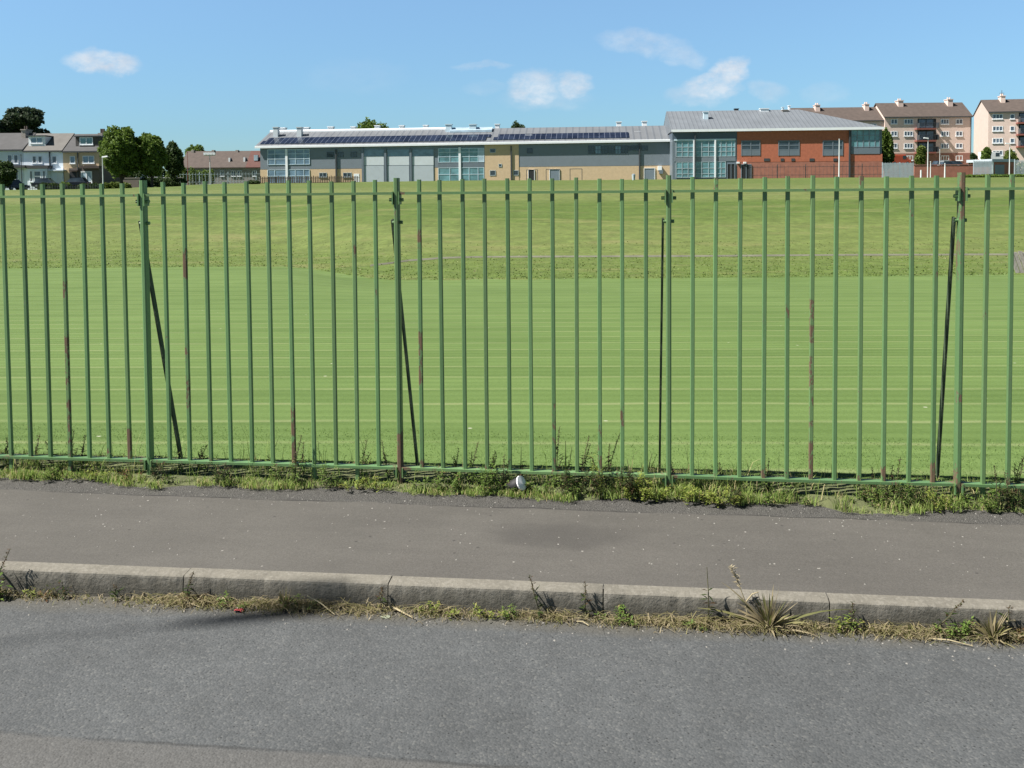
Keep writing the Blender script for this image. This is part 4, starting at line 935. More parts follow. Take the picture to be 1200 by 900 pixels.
for x0, y0 in ((269, 185), (286.5, 184.5), (298.6, 181.8)):
    x1 = x0 + (4.5 if x0 > 290 else 1.8); a, b_, c_, d_ = f.rect(x0, y0, x1, y0 + 5, 2.0); mb = MB(); mb.box(a, b_, 1.2, 2.4, c_ - .3, d_); mb.build('skylight' if x0 > 290 else 'roof_vent', M['glass_pale' if x0 > 290 else 'white_trim'], low)
for x0 in (224, 248, 276): 
    a, b_, c_, d_ = f.rect(x0, 175.8, x0 + 3, 180, 4.0); mb = MB(); mb.box(a, b_, 4, 5, c_ - .6, d_); mb.build('chimney', M['stone'], low)

# ------------------------------------------------------------------ trees
def leaf_mat(name, lo, hi):
    m, t, b = new_mat(name); r = t.add('ShaderNodeAttribute', attribute_name='rnd').outputs['Fac']
    pos = t.add('ShaderNodeNewGeometry').outputs['Position']; n = t.noise(pos, .45, 3, .6)
    c = t.mix(t.math('ADD', t.math('MULTIPLY', r, .6), t.mapr(n, .3, .7, 0, .4)), lo, hi)
    t.l.new(c, b.inputs['Base Color']); b.inputs['Roughness'].default_value = .65; b.inputs['Specular IOR Level'].default_value = .25
    tr = t.add('ShaderNodeBsdfTranslucent'); t.l.new(c, tr.inputs['Color']); mx = t.add('ShaderNodeMixShader'); mx.inputs[0].default_value = .36
    t.l.new(b.outputs[0], mx.inputs[1]); t.l.new(tr.outputs[0], mx.inputs[2]); t.l.new(mx.outputs[0], t.n['Material Output'].inputs['Surface'])
    return m
M['leaf_mid'] = leaf_mat('leaf_mid', (.055, .10, .016), (.145, .21, .04)); M['leaf_dark'] = leaf_mat('leaf_dark', (.024, .048, .016), (.065, .10, .03))
M['leaf_pine'] = leaf_mat('leaf_pine', (.022, .038, .022), (.05, .072, .036)); M['leaf_light'] = leaf_mat('leaf_light', (.06, .095, .016), (.14, .18, .035))
def foliage(lobes, n, leaf, mname, parent, name='crown', floor=None):
    w_ = np.array([a[3] * a[4] * a[5] for a in lobes]) ** .67; k = rng.choice(len(lobes), n, p=w_ / w_.sum()); Lb = np.array([a[:6] for a in lobes])[k]
    d = rng.normal(size=(n, 3)); d /= np.linalg.norm(d, axis=1)[:, None]
    # clumps: leaves gather round many twigs near each lobe's surface
    rad = 1 - np.abs(rng.normal(0, .17, n))
    nz = .13 * np.sin(d[:, 0] * 7 + k) * np.sin(d[:, 1] * 6 + 2 * k) + .10 * np.sin(d[:, 2] * 9 + k * 3 + d[:, 0] * 5)
    P = Lb[:, :3] + d * Lb[:, 3:6] * (rad + nz)[:, None]
    if floor is not None: P = P[P[:, 2] > floor]
    n = len(P)
    a = rng.normal(size=(n, 3)); a /= np.linalg.norm(a, axis=1)[:, None]; b_ = np.cross(a, rng.normal(size=(n, 3))); b_ /= np.linalg.norm(b_, axis=1)[:, None]
    s_ = leaf * rng.uniform(.5, 1.3, n)[:, None]
    V = np.stack([P - a * s_, P + b_ * s_ * .6, P + a * s_, P - b_ * s_ * .6], 1).reshape(-1, 3); Fq = np.arange(n * 4).reshape(-1, 4)
    return fast(name, V, Fq, M[mname], {'rnd': np.repeat(rng.uniform(0, 1, n), 4)}, parent)
def tree(label, px0, px1, pt, pb, v, mname, n=4000, leaf=.28, name='tree', base_py=None, nl=9, shape='round', group=None, seed=0):
    rs = np.random.default_rng(seed); pc = (px0 + px1) / 2; Pt = at_depth(pc, pt, v); g = gz(Pt.x, Pt.y)
    root = thing(name, label, 'tree', (Pt.x, Pt.y, g), YAW, group)
    W = (px1 - px0) / FPX * v / 2; zt = Pt.z - g; zb = max(at_depth(pc, pb, v).z - g, .2); hh = (zt - zb) / 2; zc = (zt + zb) / 2
    lobes = []
    if shape == 'round':
        lobes.append((0, 0, zc, W * .70, W * .7, hh * .84))
        for i in range(nl):
            a = rs.uniform(0, 2 * math.pi); q = rs.uniform(-.8, .92); rr_ = math.sqrt(max(0, 1 - q * q)) * rs.uniform(.48, .64); s_ = rs.uniform(.28, .46)
            lobes.append((W * rr_ * math.cos(a), W * rr_ * math.sin(a), zc + hh * q * .64, W * s_, W * s_, hh * s_ * .95))
    elif shape == 'cone':
        for i in range(nl):
            q = (i + .5) / nl; r_ = W * (1 - q) ** .7 * .95 + .15; lobes.append((rs.uniform(-.1, .1), rs.uniform(-.1, .1), zb + (zt - zb) * q, r_, r_, (zt - zb) / nl * .9))
    elif shape == 'pine':
        for i in range(nl):
            q = i / (nl - 1); xx = rs.uniform(-1, 1) * W * (1 - .35 * q); lobes.append((xx, rs.uniform(-.5, .5) * W, zb + (zt - zb) * (.1 + .8 * q), W * rs.uniform(.25, .42), W * .35, (zt - zb) * rs.uniform(.12, .2)))
    mb = MB(); tr_ = max(.14, W * .06); mb.tube([(0, 0, -.4), (.03, 0, zb * .6 + .2), (-.04, .03, zc), (0, 0, zt - hh * .35)], [tr_ * 1.25, tr_, tr_ * .7, tr_ * .15], 7)
    for l_ in lobes[1:6]: mb.tube([(0, 0, zb * .8 + .2), (l_[0] * .5, l_[1] * .5, (zb + l_[2]) / 2), (l_[0], l_[1], l_[2])], [tr_ * .5, tr_ * .35, tr_ * .1], 5)
    mb.build('trunk', M['bark'], root); foliage(lobes, int(n * 1.5), leaf * .92, mname, root); return root
tree('large round bright green tree beside the buff house', 113, 168, 145.5, 212.5, 132, 'leaf_mid', 11500, .27, 'broadleaf_tree', nl=14, seed=3)
tree('round green tree just right of the larger one', 154, 199, 156, 211.5, 134, 'leaf_mid', 8500, .27, 'broadleaf_tree', nl=12, seed=5)
tree('smaller dark tree at the right end of the round trees', 189, 216, 165.5, 210, 150, 'leaf_dark', 6000, .27, 'broadleaf_tree', nl=14, seed=8)
tree('dark tall pine showing above the roof at the left edge', -26, 48, 127, 172, 175, 'leaf_pine', 8000, .36, 'pine_tree', nl=15, shape='pine', seed=2)
tree('dark small tree in front of the house at the left edge', -14, 20.5, 187, 222, 128, 'leaf_dark', 4200, .22, 'broadleaf_tree', nl=9, seed=4)
tree('green treetop above the faded brown roof', 211, 244, 169, 205, 228, 'leaf_mid', 3500, .34, 'broadleaf_tree', seed=6)
tree('treetop rising behind the solar roof on its left half', 408, 460, 136, 205, 225, 'leaf_mid', 5200, .36, 'broadleaf_tree', nl=12, seed=7)
tree('small dark treetop behind the middle of the solar roof', 592, 619, 140.5, 205, 230, 'leaf_dark', 3600, .34, 'broadleaf_tree', nl=8, seed=9)
tree('leafy green tree at the corner of the red brick hall', 1029, 1049, 148.5, 203, 178, 'leaf_mid', 5200, .27, 'broadleaf_tree', nl=10, seed=10)
tree('yellowish shrubby tree before the red balconies', 1072, 1087, 170, 196, 192, 'leaf_light', 2600, .24, 'broadleaf_tree', nl=8, seed=12)
tree('small green tree under the blank gable of the flats', 1148, 1163, 172, 197, 184, 'leaf_mid', 2000, .24, 'broadleaf_tree', nl=7, seed=13)
tree('low green bush tree below the rightmost flats', 1176, 1193, 174, 198, 184, 'leaf_light', 1800, .24, 'broadleaf_tree', nl=7, seed=14)
tree('dark shrub tree in the gap between the two blocks', 1136, 1147, 179, 198, 192, 'leaf_dark', 1200, .22, 'broadleaf_tree', nl=6, seed=15)
# hedges and shrubs
def bush(label, px0, px1, pt, pb, v, mname, n, leaf=.16, name='hedge', cat='hedge', tallk=1.0):
    pc = (px0 + px1) / 2; Pt = at_depth(pc, pt, v); g = gz(Pt.x, Pt.y); root = thing(name, label, cat, (Pt.x, Pt.y, g), YAW)
    W = (px1 - px0) / FPX * v; h = max(Pt.z - g, .5); k = max(2, int(W / 1.1))
    lobes = [((i + .5) / k * W - W / 2, rng.uniform(-.2, .2), h * .45, W / k * .75, .6, h * rng.uniform(.42, .58)) for i in range(k)]
    
    for l_ in lobes[::3]: mb = MB(); mb.tube([(l_[0], 0, -.3), (l_[0], 0, h * .6)], [.06, .02], 5); mb.build('stem', M['bark'], root)
    foliage(lobes, n, leaf, mname, root, 'foliage', floor=-.1)
bush('dark clipped hedge before the white house', 47, 67, 214.5, 222, 134, 'leaf_dark', 2600); bush('dark hedge under the big window of the buff house', 94, 116, 214.6, 222, 134, 'leaf_dark', 2600); bush('green hedge by the porch of the white house', 71, 81, 213, 222, 135, 'leaf_mid', 1300)
bush('bushes at the foot of the round trees', 118, 150, 213, 221, 136, 'leaf_light', 2600); bush('low shrubs beyond the trunks of the round trees', 166, 216, 207, 216, 150, 'leaf_dark', 4200); bush('bright shrubs before the faded brown terrace', 222, 250, 197, 212, 192, 'leaf_mid', 3000)
bush('low rough bushes along the brick wall by the flats', 1132, 1205, 204.4, 208, 158, 'leaf_mid', 3400, .14); bush('small dark bush on the grass near the school corner', 292, 303, 215, 220, 118, 'leaf_dark', 900, .12, 'bush', 'bush')
bush('pale green shrubs behind the metal mesh at right', 1186, 1210, 190, 206, 172, 'leaf_light', 2000, .2)

bush('long dark hedge far behind the trunks of the round trees', 104, 214, 197.5, 214, 196, 'leaf_dark', 9000, .28); bush('tall hedge in the gap right of the round trees', 196, 218, 196, 214, 190, 'leaf_mid', 3000, .26)
f = F(118, 186, 214, 186, 1.6); r = f.thing('garden_wall', 'grey wall glimpsed behind the trunks of the round trees', 'wall'); f.part(r, 'wall', 'render_brown', 118, 209, 214, 220, 0, .3, zmin=-3); f.part(r, 'coping', 'stone', 117.6, 208.2, 214.4, 208.9, -.06, .36)
# ------------------------------------------------------------------ boundary walls and fences in the distance
f = F(1071, 166, 1142, 166, 2.4); r = f.thing('brick_wall', 'low red brick boundary wall below the flats', 'wall'); f.part(r, 'wall', 'brick_dull', 1071.5, 193.6, 1141, 207.5, 0, .25, zmin=-1); f.part(r, 'coping', 'brick_base', 1071, 192.6, 1141.4, 193.4, -.05, .3)
def mesh_fence(pxa, pxb, v, yt, yb, label, mname, pitch, name='palisade_fence', gap=.5, posts=3.0):
    f = F(pxa, v, pxb, v, 2.4); r = f.thing(name, label, 'fence'); a, b_, c_, d_ = f.rect(pxa, yt, pxb, yb); mb = MB(); k = int((b_ - a) / pitch)
    for i in range(k): x = a + i * pitch; mb.box(x, x + pitch * gap, -.02, .02, c_ - .6, d_ - .05 * (i % 2))
    mb.build('pale' if gap > .3 else 'wire_panel', M[mname], r); mb = MB()
    for zz in (c_ + .4, d_ - .35): mb.box(a, b_, .025, .07, zz, zz + .06)
    mb.build('rail', M[mname], r)
    for x in np.arange(a, b_, posts): mb = MB(); mb.box(x, x + .1, .08, .18, c_ - .8, d_ + .1); mb.build('post', M[mname], r)
mesh_fence(1034, 1072, 164, 190.6, 206, 'pale grey steel palisade fence at the corner of the hall', 'steel_grey', .22, gap=.72)
mesh_fence(1141, 1163.5, 163, 188.6, 206, 'grey steel palisade fence beside the brick garage', 'steel_grey', .22, gap=.78)
mesh_fence(1189, 1240, 163, 187, 206, 'grey mesh fence right of the brick garage', 'steel_grey', .22, gap=.4)
mesh_fence(878, 1034, 150, 193, 208, 'thin wire fence along the foot of the red brick hall', 'pipe', .62, 'wire_fence', gap=.035, posts=4.5)
mesh_fence(200, 305, 165, 202, 216, 'thin wire fence before the low terrace', 'steel_grey', .55, 'wire_fence', gap=.08, posts=5)
mesh_fence(305, 422, 160, 206.5, 217, 'brown slatted fence before the left end of the school', 'timber', .30, 'timber_fence', gap=.55, posts=3)
mesh_fence(26, 118, 130, 216, 224, 'dark railing before the terraced front gardens', 'pipe', .35, 'garden_railing', gap=.12, posts=3)
f = F(1163, 167, 1190, 169, 2.4); r = f.thing('garage', 'flat roofed brick garage with pale roof edge near the right flats', 'garage'); f.part(r, 'wall', 'brick_dull', 1164, 190.0, 1189, 207, 0, 5, zmin=-1); f.part(r, 'roof', 'shutter_low', 1162.6, 186.4, 1190, 189.7, -.3, 5.3); f.part(r, 'door', 'door_grey', 1166, 193, 1177, 206, -.04, .01)
f.part(r, 'corner_pier', 'white_trim', 1163.2, 190, 1164.6, 206.5, -.08, .2)

# ------------------------------------------------------------------ vehicles
def car(px, py_base, v, paint, label, L=4.1, Hh=1.45, yaw=0.0, van=False):
    P = at_depth(px, py_base, v); root = thing('van' if van else 'parked_car', label, 'van' if van else 'car', (P.x, P.y, P.z), YAW + yaw, 'vehicles parked by the houses')
    w_ = .82; h1 = .82 if not van else 1.0
    if van: prof = [(-L / 2, .3), (-L / 2, Hh), (L * .22, Hh), (L * .36, h1 + .1), (L / 2, h1), (L / 2, .3)]
    else: prof = [(-L / 2, .32), (-L / 2, h1 - .05), (-L * .40, h1), (L * .22, h1), (L * .46, h1 - .14), (L / 2, .55), (L / 2, .32)]
    def ext(pr, w0, w1=None):
        mb = MB(); n = len(pr); vs = [(x, -w0, z) for x, z in pr] + [(x, w0, z) for x, z in pr]
        mb.add(vs, [tuple(range(n)), tuple(range(2 * n - 1, n - 1, -1))] + [(i, i + n, (i + 1) % n + n, (i + 1) % n) for i in range(n)]); return mb
    ext(prof, w_).build('body', M[paint], root, bevel=.04)
    if not van:
        mb = MB(); b4 = [(-L * .42, -w_ + .04, h1 - .01), (L * .24, -w_ + .04, h1 - .01), (L * .24, w_ - .04, h1 - .01), (-L * .42, w_ - .04, h1 - .01)]
        t4 = [(-L * .32, -w_ + .2, Hh), (L * .06, -w_ + .2, Hh), (L * .06, w_ - .2, Hh), (-L * .32, w_ - .2, Hh)]; mb.hexa(b4, t4); cb = mb.build('cabin', M['glass_dark'], root)
        mb = MB(); mb.box(-L * .33, L * .07, -w_ + .18, w_ - .18, Hh - .02, Hh + .03); mb.build('roof', M[paint], root)
    else:
        mb = MB(); mb.box(L * .08, L * .25, -w_ - .01, w_ + .01, h1 + .1, Hh - .15); mb.build('window', M['glass_dark'], root)
    for sx_ in (-.31, .31):
        for sy_ in (-1, 1):
            mb = MB(); mb.tube([(sx_ * L, sy_ * (w_ - .16), .31), (sx_ * L, sy_ * (w_ + .02), .31)], .31, 14); wh = mb.build('wheel', M['rubber'], root)
            mb = MB(); mb.tube([(sx_ * L, sy_ * (w_ + .0), .31), (sx_ * L, sy_ * (w_ + .035), .31)], .19, 10); mb.build('rim', M['car_silver'], wh)
    for sy_ in (-.6, .6):
        mb = MB(); mb.box(L / 2 - .06, L / 2 + .02, sy_ - .15, sy_ + .15, .56, .70); mb.build('headlight', M['glass_pale'], root)
        mb = MB(); mb.box(-L / 2 - .02, -L / 2 + .05, sy_ - .15, sy_ + .15, .58, .74); mb.build('tail_light', M['car_red'], root)
car(1103, 197.5, 184, 'car_blue', 'blue car parked behind the low brick wall', yaw=.3); car(1110.5, 197.8, 180, 'car_white', 'white car between two blue cars by the flats', yaw=.25); car(1121, 197.6, 184, 'car_dark', 'dark blue car parked right of the white one by the flats', yaw=.1)
car(1162, 190, 189, 'car_white', 'white van parked before the rightmost flats', L=4.6, Hh=2.0, van=True)
car(1053, 193.2, 182, 'skip_orange', 'bright orange red van behind the grey palisade fence', L=4.4, Hh=1.9, van=True, yaw=.2)
car(56, 220.5, 139, 'car_dark', 'dark car parked before the white house', yaw=.1); car(88, 219.6, 139.5, 'car_dark', 'black car parked by the dark front door', yaw=3.2); car(6, 222, 133, 'car_white', 'white car under the small tree at the left edge'); car(180, 213.5, 152, 'car_white', 'white car half hidden beyond the round trees', yaw=.4); car(17, 223, 131, 'car_blue', 'blue car beside the white one at the left edge', L=3.8, yaw=1.2)

# ------------------------------------------------------------------ lamp posts and poles
def lamp(px, pt, pb, v, label, arm=1, head='side', m='lamp_metal', r=.07):
    Pt = at_depth(px, pt, v); g = min(gz(Pt.x, Pt.y), at_depth(px, pb, v).z) ; root = thing('lamp_post', label, 'lamp post', (Pt.x, Pt.y, g), YAW); h = Pt.z - g
    mb = MB(); mb.tube([(0, 0, -.5), (0, 0, 1.2), (0, 0, h)], [r * 1.5, r * 1.3, r * .8], 8); mb.build('pole', M[m], root)
    mb = MB()
    if head == 'side': mb.hexa([(-.05 * arm, -.12, h - .02), (.75 * arm, -.15, h + .08), (.75 * arm, .15, h + .08), (-.05 * arm, .12, h - .02)], [(-.05 * arm, -.08, h + .16), (.7 * arm, -.1, h + .26), (.7 * arm, .1, h + .26), (-.05 * arm, .08, h + .16)]); mb.build('lantern', M[m], root)
    elif head == 'flood':
        mb.box(-.95, .95, -.06, .06, h - .06, h + .06); mb.build('crossbar', M[m], root); m2 = MB()
        for q in (-.75, -.25, .25, .75): m2.box(q - .22, q + .22, -.3, .02, h + .08, h + .46)
        m2.build('floodlight', M['white_trim'], root)
    else: mb.tube([(0, 0, h), (0, 0, h + .12)], .1, 8); mb.build('cap', M[m], root)
lamp(120, 184.6, 224, 128, 'pale street lamp standing before the largest round tree', 1); lamp(245.8, 182, 217, 158, 'floodlight pole with a crossbar left of the school', head='flood'); lamp(219.6, 178.8, 214, 166, 'thin brown pole before the low terrace', head='cap', m='balcony_red', r=.05)
lamp(983.6, 163.6, 207, 150, 'tall white post before the red brick hall', head='cap', r=.085); lamp(1087.6, 162.6, 206.4, 160, 'pale lamp post in front of the red balconies', -1); lamp(1090.6, 190, 207, 157, 'short pale pole close beside the lamp post by the flats', head='cap', r=.06)
lamp(1183.4, 169, 206, 158, 'pale lamp post before the rightmost flats', -1); lamp(1101.4, 176, 206, 176, 'thin pole behind the brick wall near the cars', head='cap', r=.05); lamp(1107.4, 192, 207, 158, 'grey stub post against the brick wall', head='cap', r=.09); lamp(1079.3, 200, 207, 158, 'white marker post at the foot of the brick wall', head='cap', r=.1)
lamp(24.6, 182, 222, 139, 'dark double headed lamp post before the white house', head='cap', m='pipe', r=.06)
# football practice frames against the buff wall
def goal(px0, px1, yt, yb, v, label):
    A, B = at_depth(px0, yt, v), at_depth(px1, yt, v); g = gz(A.x, A.y); root = thing('goal_frame', label, 'goal', (A.x, A.y, g), YAW); W = (px1 - px0) / FPX * v; h = A.z - g; mb = MB()
    mb.tube([(0, 0, -.2), (0, 0, h)], .06, 6); mb.build('upright', M['pipe'], root); mb = MB(); mb.tube([(W, 0, -.2), (W, 0, h)], .06, 6); mb.build('upright', M['pipe'], root); mb = MB(); mb.tube([(0, 0, h), (W, 0, h)], .06, 6); mb.build('crossbar', M['pipe'], root)
goal(617, 630, 199, 211, 168, 'small dark frame before the left school door'); goal(640, 656, 198.4, 211, 168, 'dark frame before the grey school door'); goal(668, 682, 198, 211, 168, 'dark goal frame against the buff school wall')
P = at_depth(742.5, 207.5, 165); o = thing('litter_bin', 'small blue grey bin on the grass by the buff wall', 'bin', (P.x, P.y, gz(P.x, P.y)), YAW); mb = MB(); mb.tube([(0, 0, 0), (0, 0, .95)], [.25, .33], 10); mb.build('body', M['steel_grey'], o); mb = MB(); mb.tube([(0, 0, .952), (0, 0, 1.12)], [.35, .16], 10); mb.build('lid', M['door_grey'], o)
# grey boards at the right edge of the bank
P = on_y(1196, 322, 38); 
for it in range(6):
    g = gz(P.x, P.y); P = at_depth(1199, 322, 33.6)
o = thing('timber_stand', 'weathered grey slatted boards leaning on the bank at the right edge', 'boards', (P.x, P.y, gz(P.x, P.y)), YAW)
for k_ in range(5):
    mb = MB(); x = -.22 + k_ * .17; tl = -.20
    mb.hexa([(x, -.02, -.1), (x + .13, -.02, -.1), (x + .13, .03, -.1), (x, .03, -.1)], [(x + tl, .2, 0.78 - .05 * (k_ % 2)), (x + tl + .13, .2, 0.78 - .05 * (k_ % 2)), (x + tl + .13, .25, .74), (x + tl, .25, .74)]); mb.build('board', M['wood_grey'], o)
mb = MB(); mb.box(-.35, .6, 0.13, .17, .40, .47); mb.build('cross_rail', M['wood_grey'], o)
# ------------------------------------------------------------------ lamp shape out of view, added to throw the soft streak on the kerb
hd = Vector((to_sun.x, to_sun.y, 0)) / to_sun.z
ZL = 10.5
s0, s1, sp_ = on_z(165, 735, -.1), on_z(420, 682, 0), None
dirS = Vector((s1.x - s0.x, s1.y - s0.y, 0)); Ls = dirS.length; dirS.normalize()
Ph = Vector((s0.x, s0.y, 0)) + hd * ZL
base = Ph - dirS * 5.0
lp = thing('shadow_caster', 'lamp shaped shadow caster added out of view on the near side of the road', 'shadow caster', (base.x, base.y, 0), math.atan2(dirS.y, dirS.x))
mb = MB(); mb.tube([(0, 0, -.5), (0, 0, 1.5), (0, 0, ZL - .5), (.12, 0, ZL - .1), (.45, 0, ZL)], [.09, .08, .05, .03, .014], 10); mb.build('pole', M['lamp_metal'], lp, smooth=True)
mb = MB(); mb.tube([(.45, 0, ZL), (5.05, 0, ZL)], [.014, .007], 8); mb.build('arm', M['lamp_metal'], lp, smooth=True)
mb = MB(); mb.tube([(5.0, 0, ZL - .02), (5.0 + Ls * .3, 0, ZL - .02), (5.0 + Ls * .75, 0, ZL - .02), (5.0 + Ls, 0, ZL - .02)], [.012, .045, .058, .015], 10); mb.build('lantern', M['lamp_metal'], lp, smooth=True)

# ------------------------------------------------------------------ weeds at the foot of the fence
def leaves(P, d, ln, wd):                  # pointed leaves: P roots, d unit directions
    n = len(P); up = np.array([0, 0, 1.0]); s_ = np.cross(d, up); s_ /= np.maximum(np.linalg.norm(s_, axis=1), 1e-5)[:, None]
    ln = ln[:, None]; wd = wd[:, None]
    V = np.stack([P, P + d * ln * .45 + s_ * wd / 2, P + d * ln + up * (-.15 * ln), P + d * ln * .45 - s_ * wd / 2], 1).reshape(-1, 3)
    return V, np.arange(n * 4).reshape(-1, 4), np.repeat(rng.uniform(0, 1, n), 4)
def rdir(n, zlo, zhi):
    a = rng.uniform(0, 2 * np.pi, n); z = rng.uniform(zlo, zhi, n); c = np.sqrt(1 - z * z); return np.stack([c * np.cos(a), c * np.sin(a), z], 1)
def stalk_weed(loc, h, label, group, lean=0.0, heads=True, leafm='weed_leaf', nst=1):
    root = thing('weed', label, 'weed', loc, 0, group); Ls_, Hs_ = [], []
    for q in range(nst):
        mb = MB()
        ln = lean + random.uniform(-.12, .12) * h; hh = h * (1 if q == 0 else random.uniform(.5, .9)); x0 = random.uniform(-.015, .015) if q else 0
        pts = [(x0 + ln * (s_ / 5) ** 1.5, .012 * math.sin(s_ * 1.7 + q), hh * s_ / 5) for s_ in range(6)]
        mb.tube([(x0, 0, -.03)] + pts, [.0032, .003, .0028, .0025, .0022, .0018, .0012], 5)
        mb.build('stem', M['stem'], root, fix=False)
        for s_ in np.linspace(.1, .6, int(7 * hh / .3) + 3): Ls_.append((x0 + ln * s_ ** 1.5, 0, hh * s_))
        for s_ in np.linspace(.55, 1.0, int(24 * hh / .3) + 5): Hs_.append((x0 + ln * s_ ** 1.5, 0, hh * s_))
    P = np.repeat(np.array(Ls_), 2, 0); n = len(P); V, Fq, r = leaves(P, rdir(n, -.1, .7), rng.uniform(.02, .055, n), rng.uniform(.006, .016, n)); fast('leaves', V, Fq, M[leafm], {'rnd': r}, root)
    if heads:
        P = np.repeat(np.array(Hs_), 2, 0) + rng.normal(0, .0035, (2 * len(Hs_), 3)); n = len(P); V, Fq, r = leaves(P, rdir(n, -.2, .95), rng.uniform(.006, .016, n), rng.uniform(.004, .009, n)); fast('seed_head', V, Fq, M['seed_brown'], {'rnd': r}, root)
    return root
def leafy_weed(loc, w_, h, n, label, group, leafm='weed_leaf', ls=(.010, .026), depth=.07):
    root = thing('weed', label, 'weed', loc, 0, group); k = max(4, int(w_ / .025)); mb = MB(); P = []
    for i in range(k):
        x = random.uniform(-w_ / 2, w_ / 2); y = random.uniform(-depth, depth); hh = h * random.uniform(.45, 1.05) * (1 - .5 * (2 * x / w_) ** 2); dx = random.uniform(-.05, .05)
        mb.tube([(x, 0, -.004), (x + dx * .4, y * .7, hh * .5), (x + dx, y + random.uniform(-.03, .03), hh)], [.0022, .0018, .001], 4)
        for q in range(max(2, n // k)): s_ = random.random() ** .8; P.append((x + dx * s_ + random.gauss(0, .008), y + random.gauss(0, .01), hh * s_ + .004))
    mb.tube([(-w_ / 2 - .01, 0, .001), (0, .001, .002), (w_ / 2 + .01, 0, .001)], .003, 5)
    mb.build('stem', M['stem'], root, fix=False); P = np.array(P); m_ = len(P)
    V, Fq, r = leaves(P, rdir(m_, -.15, .75), rng.uniform(ls[0], ls[1], m_), rng.uniform(ls[0] * .45, ls[1] * .42, m_)); fast('leaves', V, Fq, M[leafm], {'rnd': r}, root)
    return root
POSTNAME = {0: 'leftmost post', 1: 'rust footed post', 2: 'third post', 3: 'worn topped post'}
WORD = ['at', 'one gap', 'two gaps', 'three gaps', 'four gaps', 'five gaps', 'six gaps', 'seven gaps', 'eight gaps', 'nine gaps', 'ten gaps']
USED = set()
def where(x):
    i = (x - BX0) / PITCHX; k = min((0, 1, 2, 3), key=lambda q: abs(i - q * 12)); d = i - k * 12; n = int(abs(d)) + 1
    return f"{WORD[min(n, 10)]} {'right' if d >= 0 else 'left'} of the {POSTNAME[k]}"
def uniq(fmt, x, alts):
    for a in alts:
        s_ = f'{a} {fmt} {where(x)}'
        if s_ not in USED: USED.add(s_); return s_
    s_ = f'{alts[0]} {fmt} {where(x)}'.replace(alts[0], 'another ' + alts[0]); USED.add(s_); return s_
GRP = 'weeds along the foot of the railing'
def fpos(px, y): return on_y(px, 575, y).x
random.seed(21)
for (px, pyt, y, ln, nst, hd_) in ((42, 512, 5.2, .02, 2, 1), (62, 505, 5.22, -.03, 2, 1), (84, 506, 5.25, .03, 3, 1), (97, 512, 5.2, .01, 2, 1), (212, 528, 5.2, .0, 2, 1), (232, 523, 5.23, .05, 3, 1), (243, 530, 5.18, -.02, 2, 1), (262, 545, 5.05, .0, 2, 1),
        (345, 512, 5.08, .03, 2, 1), (356, 520, 5.2, -.02, 2, 1), (424, 517, 5.2, .04, 2, 1), (455, 518, 5.2, -.05, 2, 1), (535, 527, 5.2, .0, 3, 1), (552, 520, 5.22, .02, 2, 1), (574, 522, 5.2, .02, 3, 1), (590, 535, 5.08, .01, 2, 1),
        (611, 526, 5.2, .0, 3, 0), (652, 503, 5.2, .02, 2, 1), (664, 519, 5.2, .0, 4, 0), (681, 514, 5.22, .03, 3, 1), (704, 530, 5.2, -.02, 3, 1), (711, 504, 5.22, .05, 2, 1), (757, 533, 5.2, .03, 2, 0), (791, 543, 5.2, -.01, 3, 1),
        (846, 545, 5.2, .0, 2, 1), (898, 540, 5.2, .03, 3, 1), (1048, 538, 5.2, .02, 3, 1), (1024, 550, 5.2, .0, 2, 1), (1168, 548, 5.06, .0, 2, 1), (1190, 533, 5.2, .02, 3, 1), (1182, 556, 5.08, -.02, 2, 1), (10, 512, 5.2, .02, 2, 1), (316, 535, 5.2, .01, 2, 1), (740, 541, 5.08, .0, 2, 0)):
    x = fpos(px, y); h = max(.12, on_y(px, pyt, y).z)
    al = ['tall brown seeding weed', 'thin brown seeding stalk', 'dark spindly weed'] if hd_ else ['upright green leafy weed', 'slim green stalk']
    stalk_weed((x, y, .01), h, uniq('', x, al).replace('  ', ' '), GRP, ln, bool(hd_), 'weed_leaf' if random.random() < .5 else 'dark_leaf', nst)
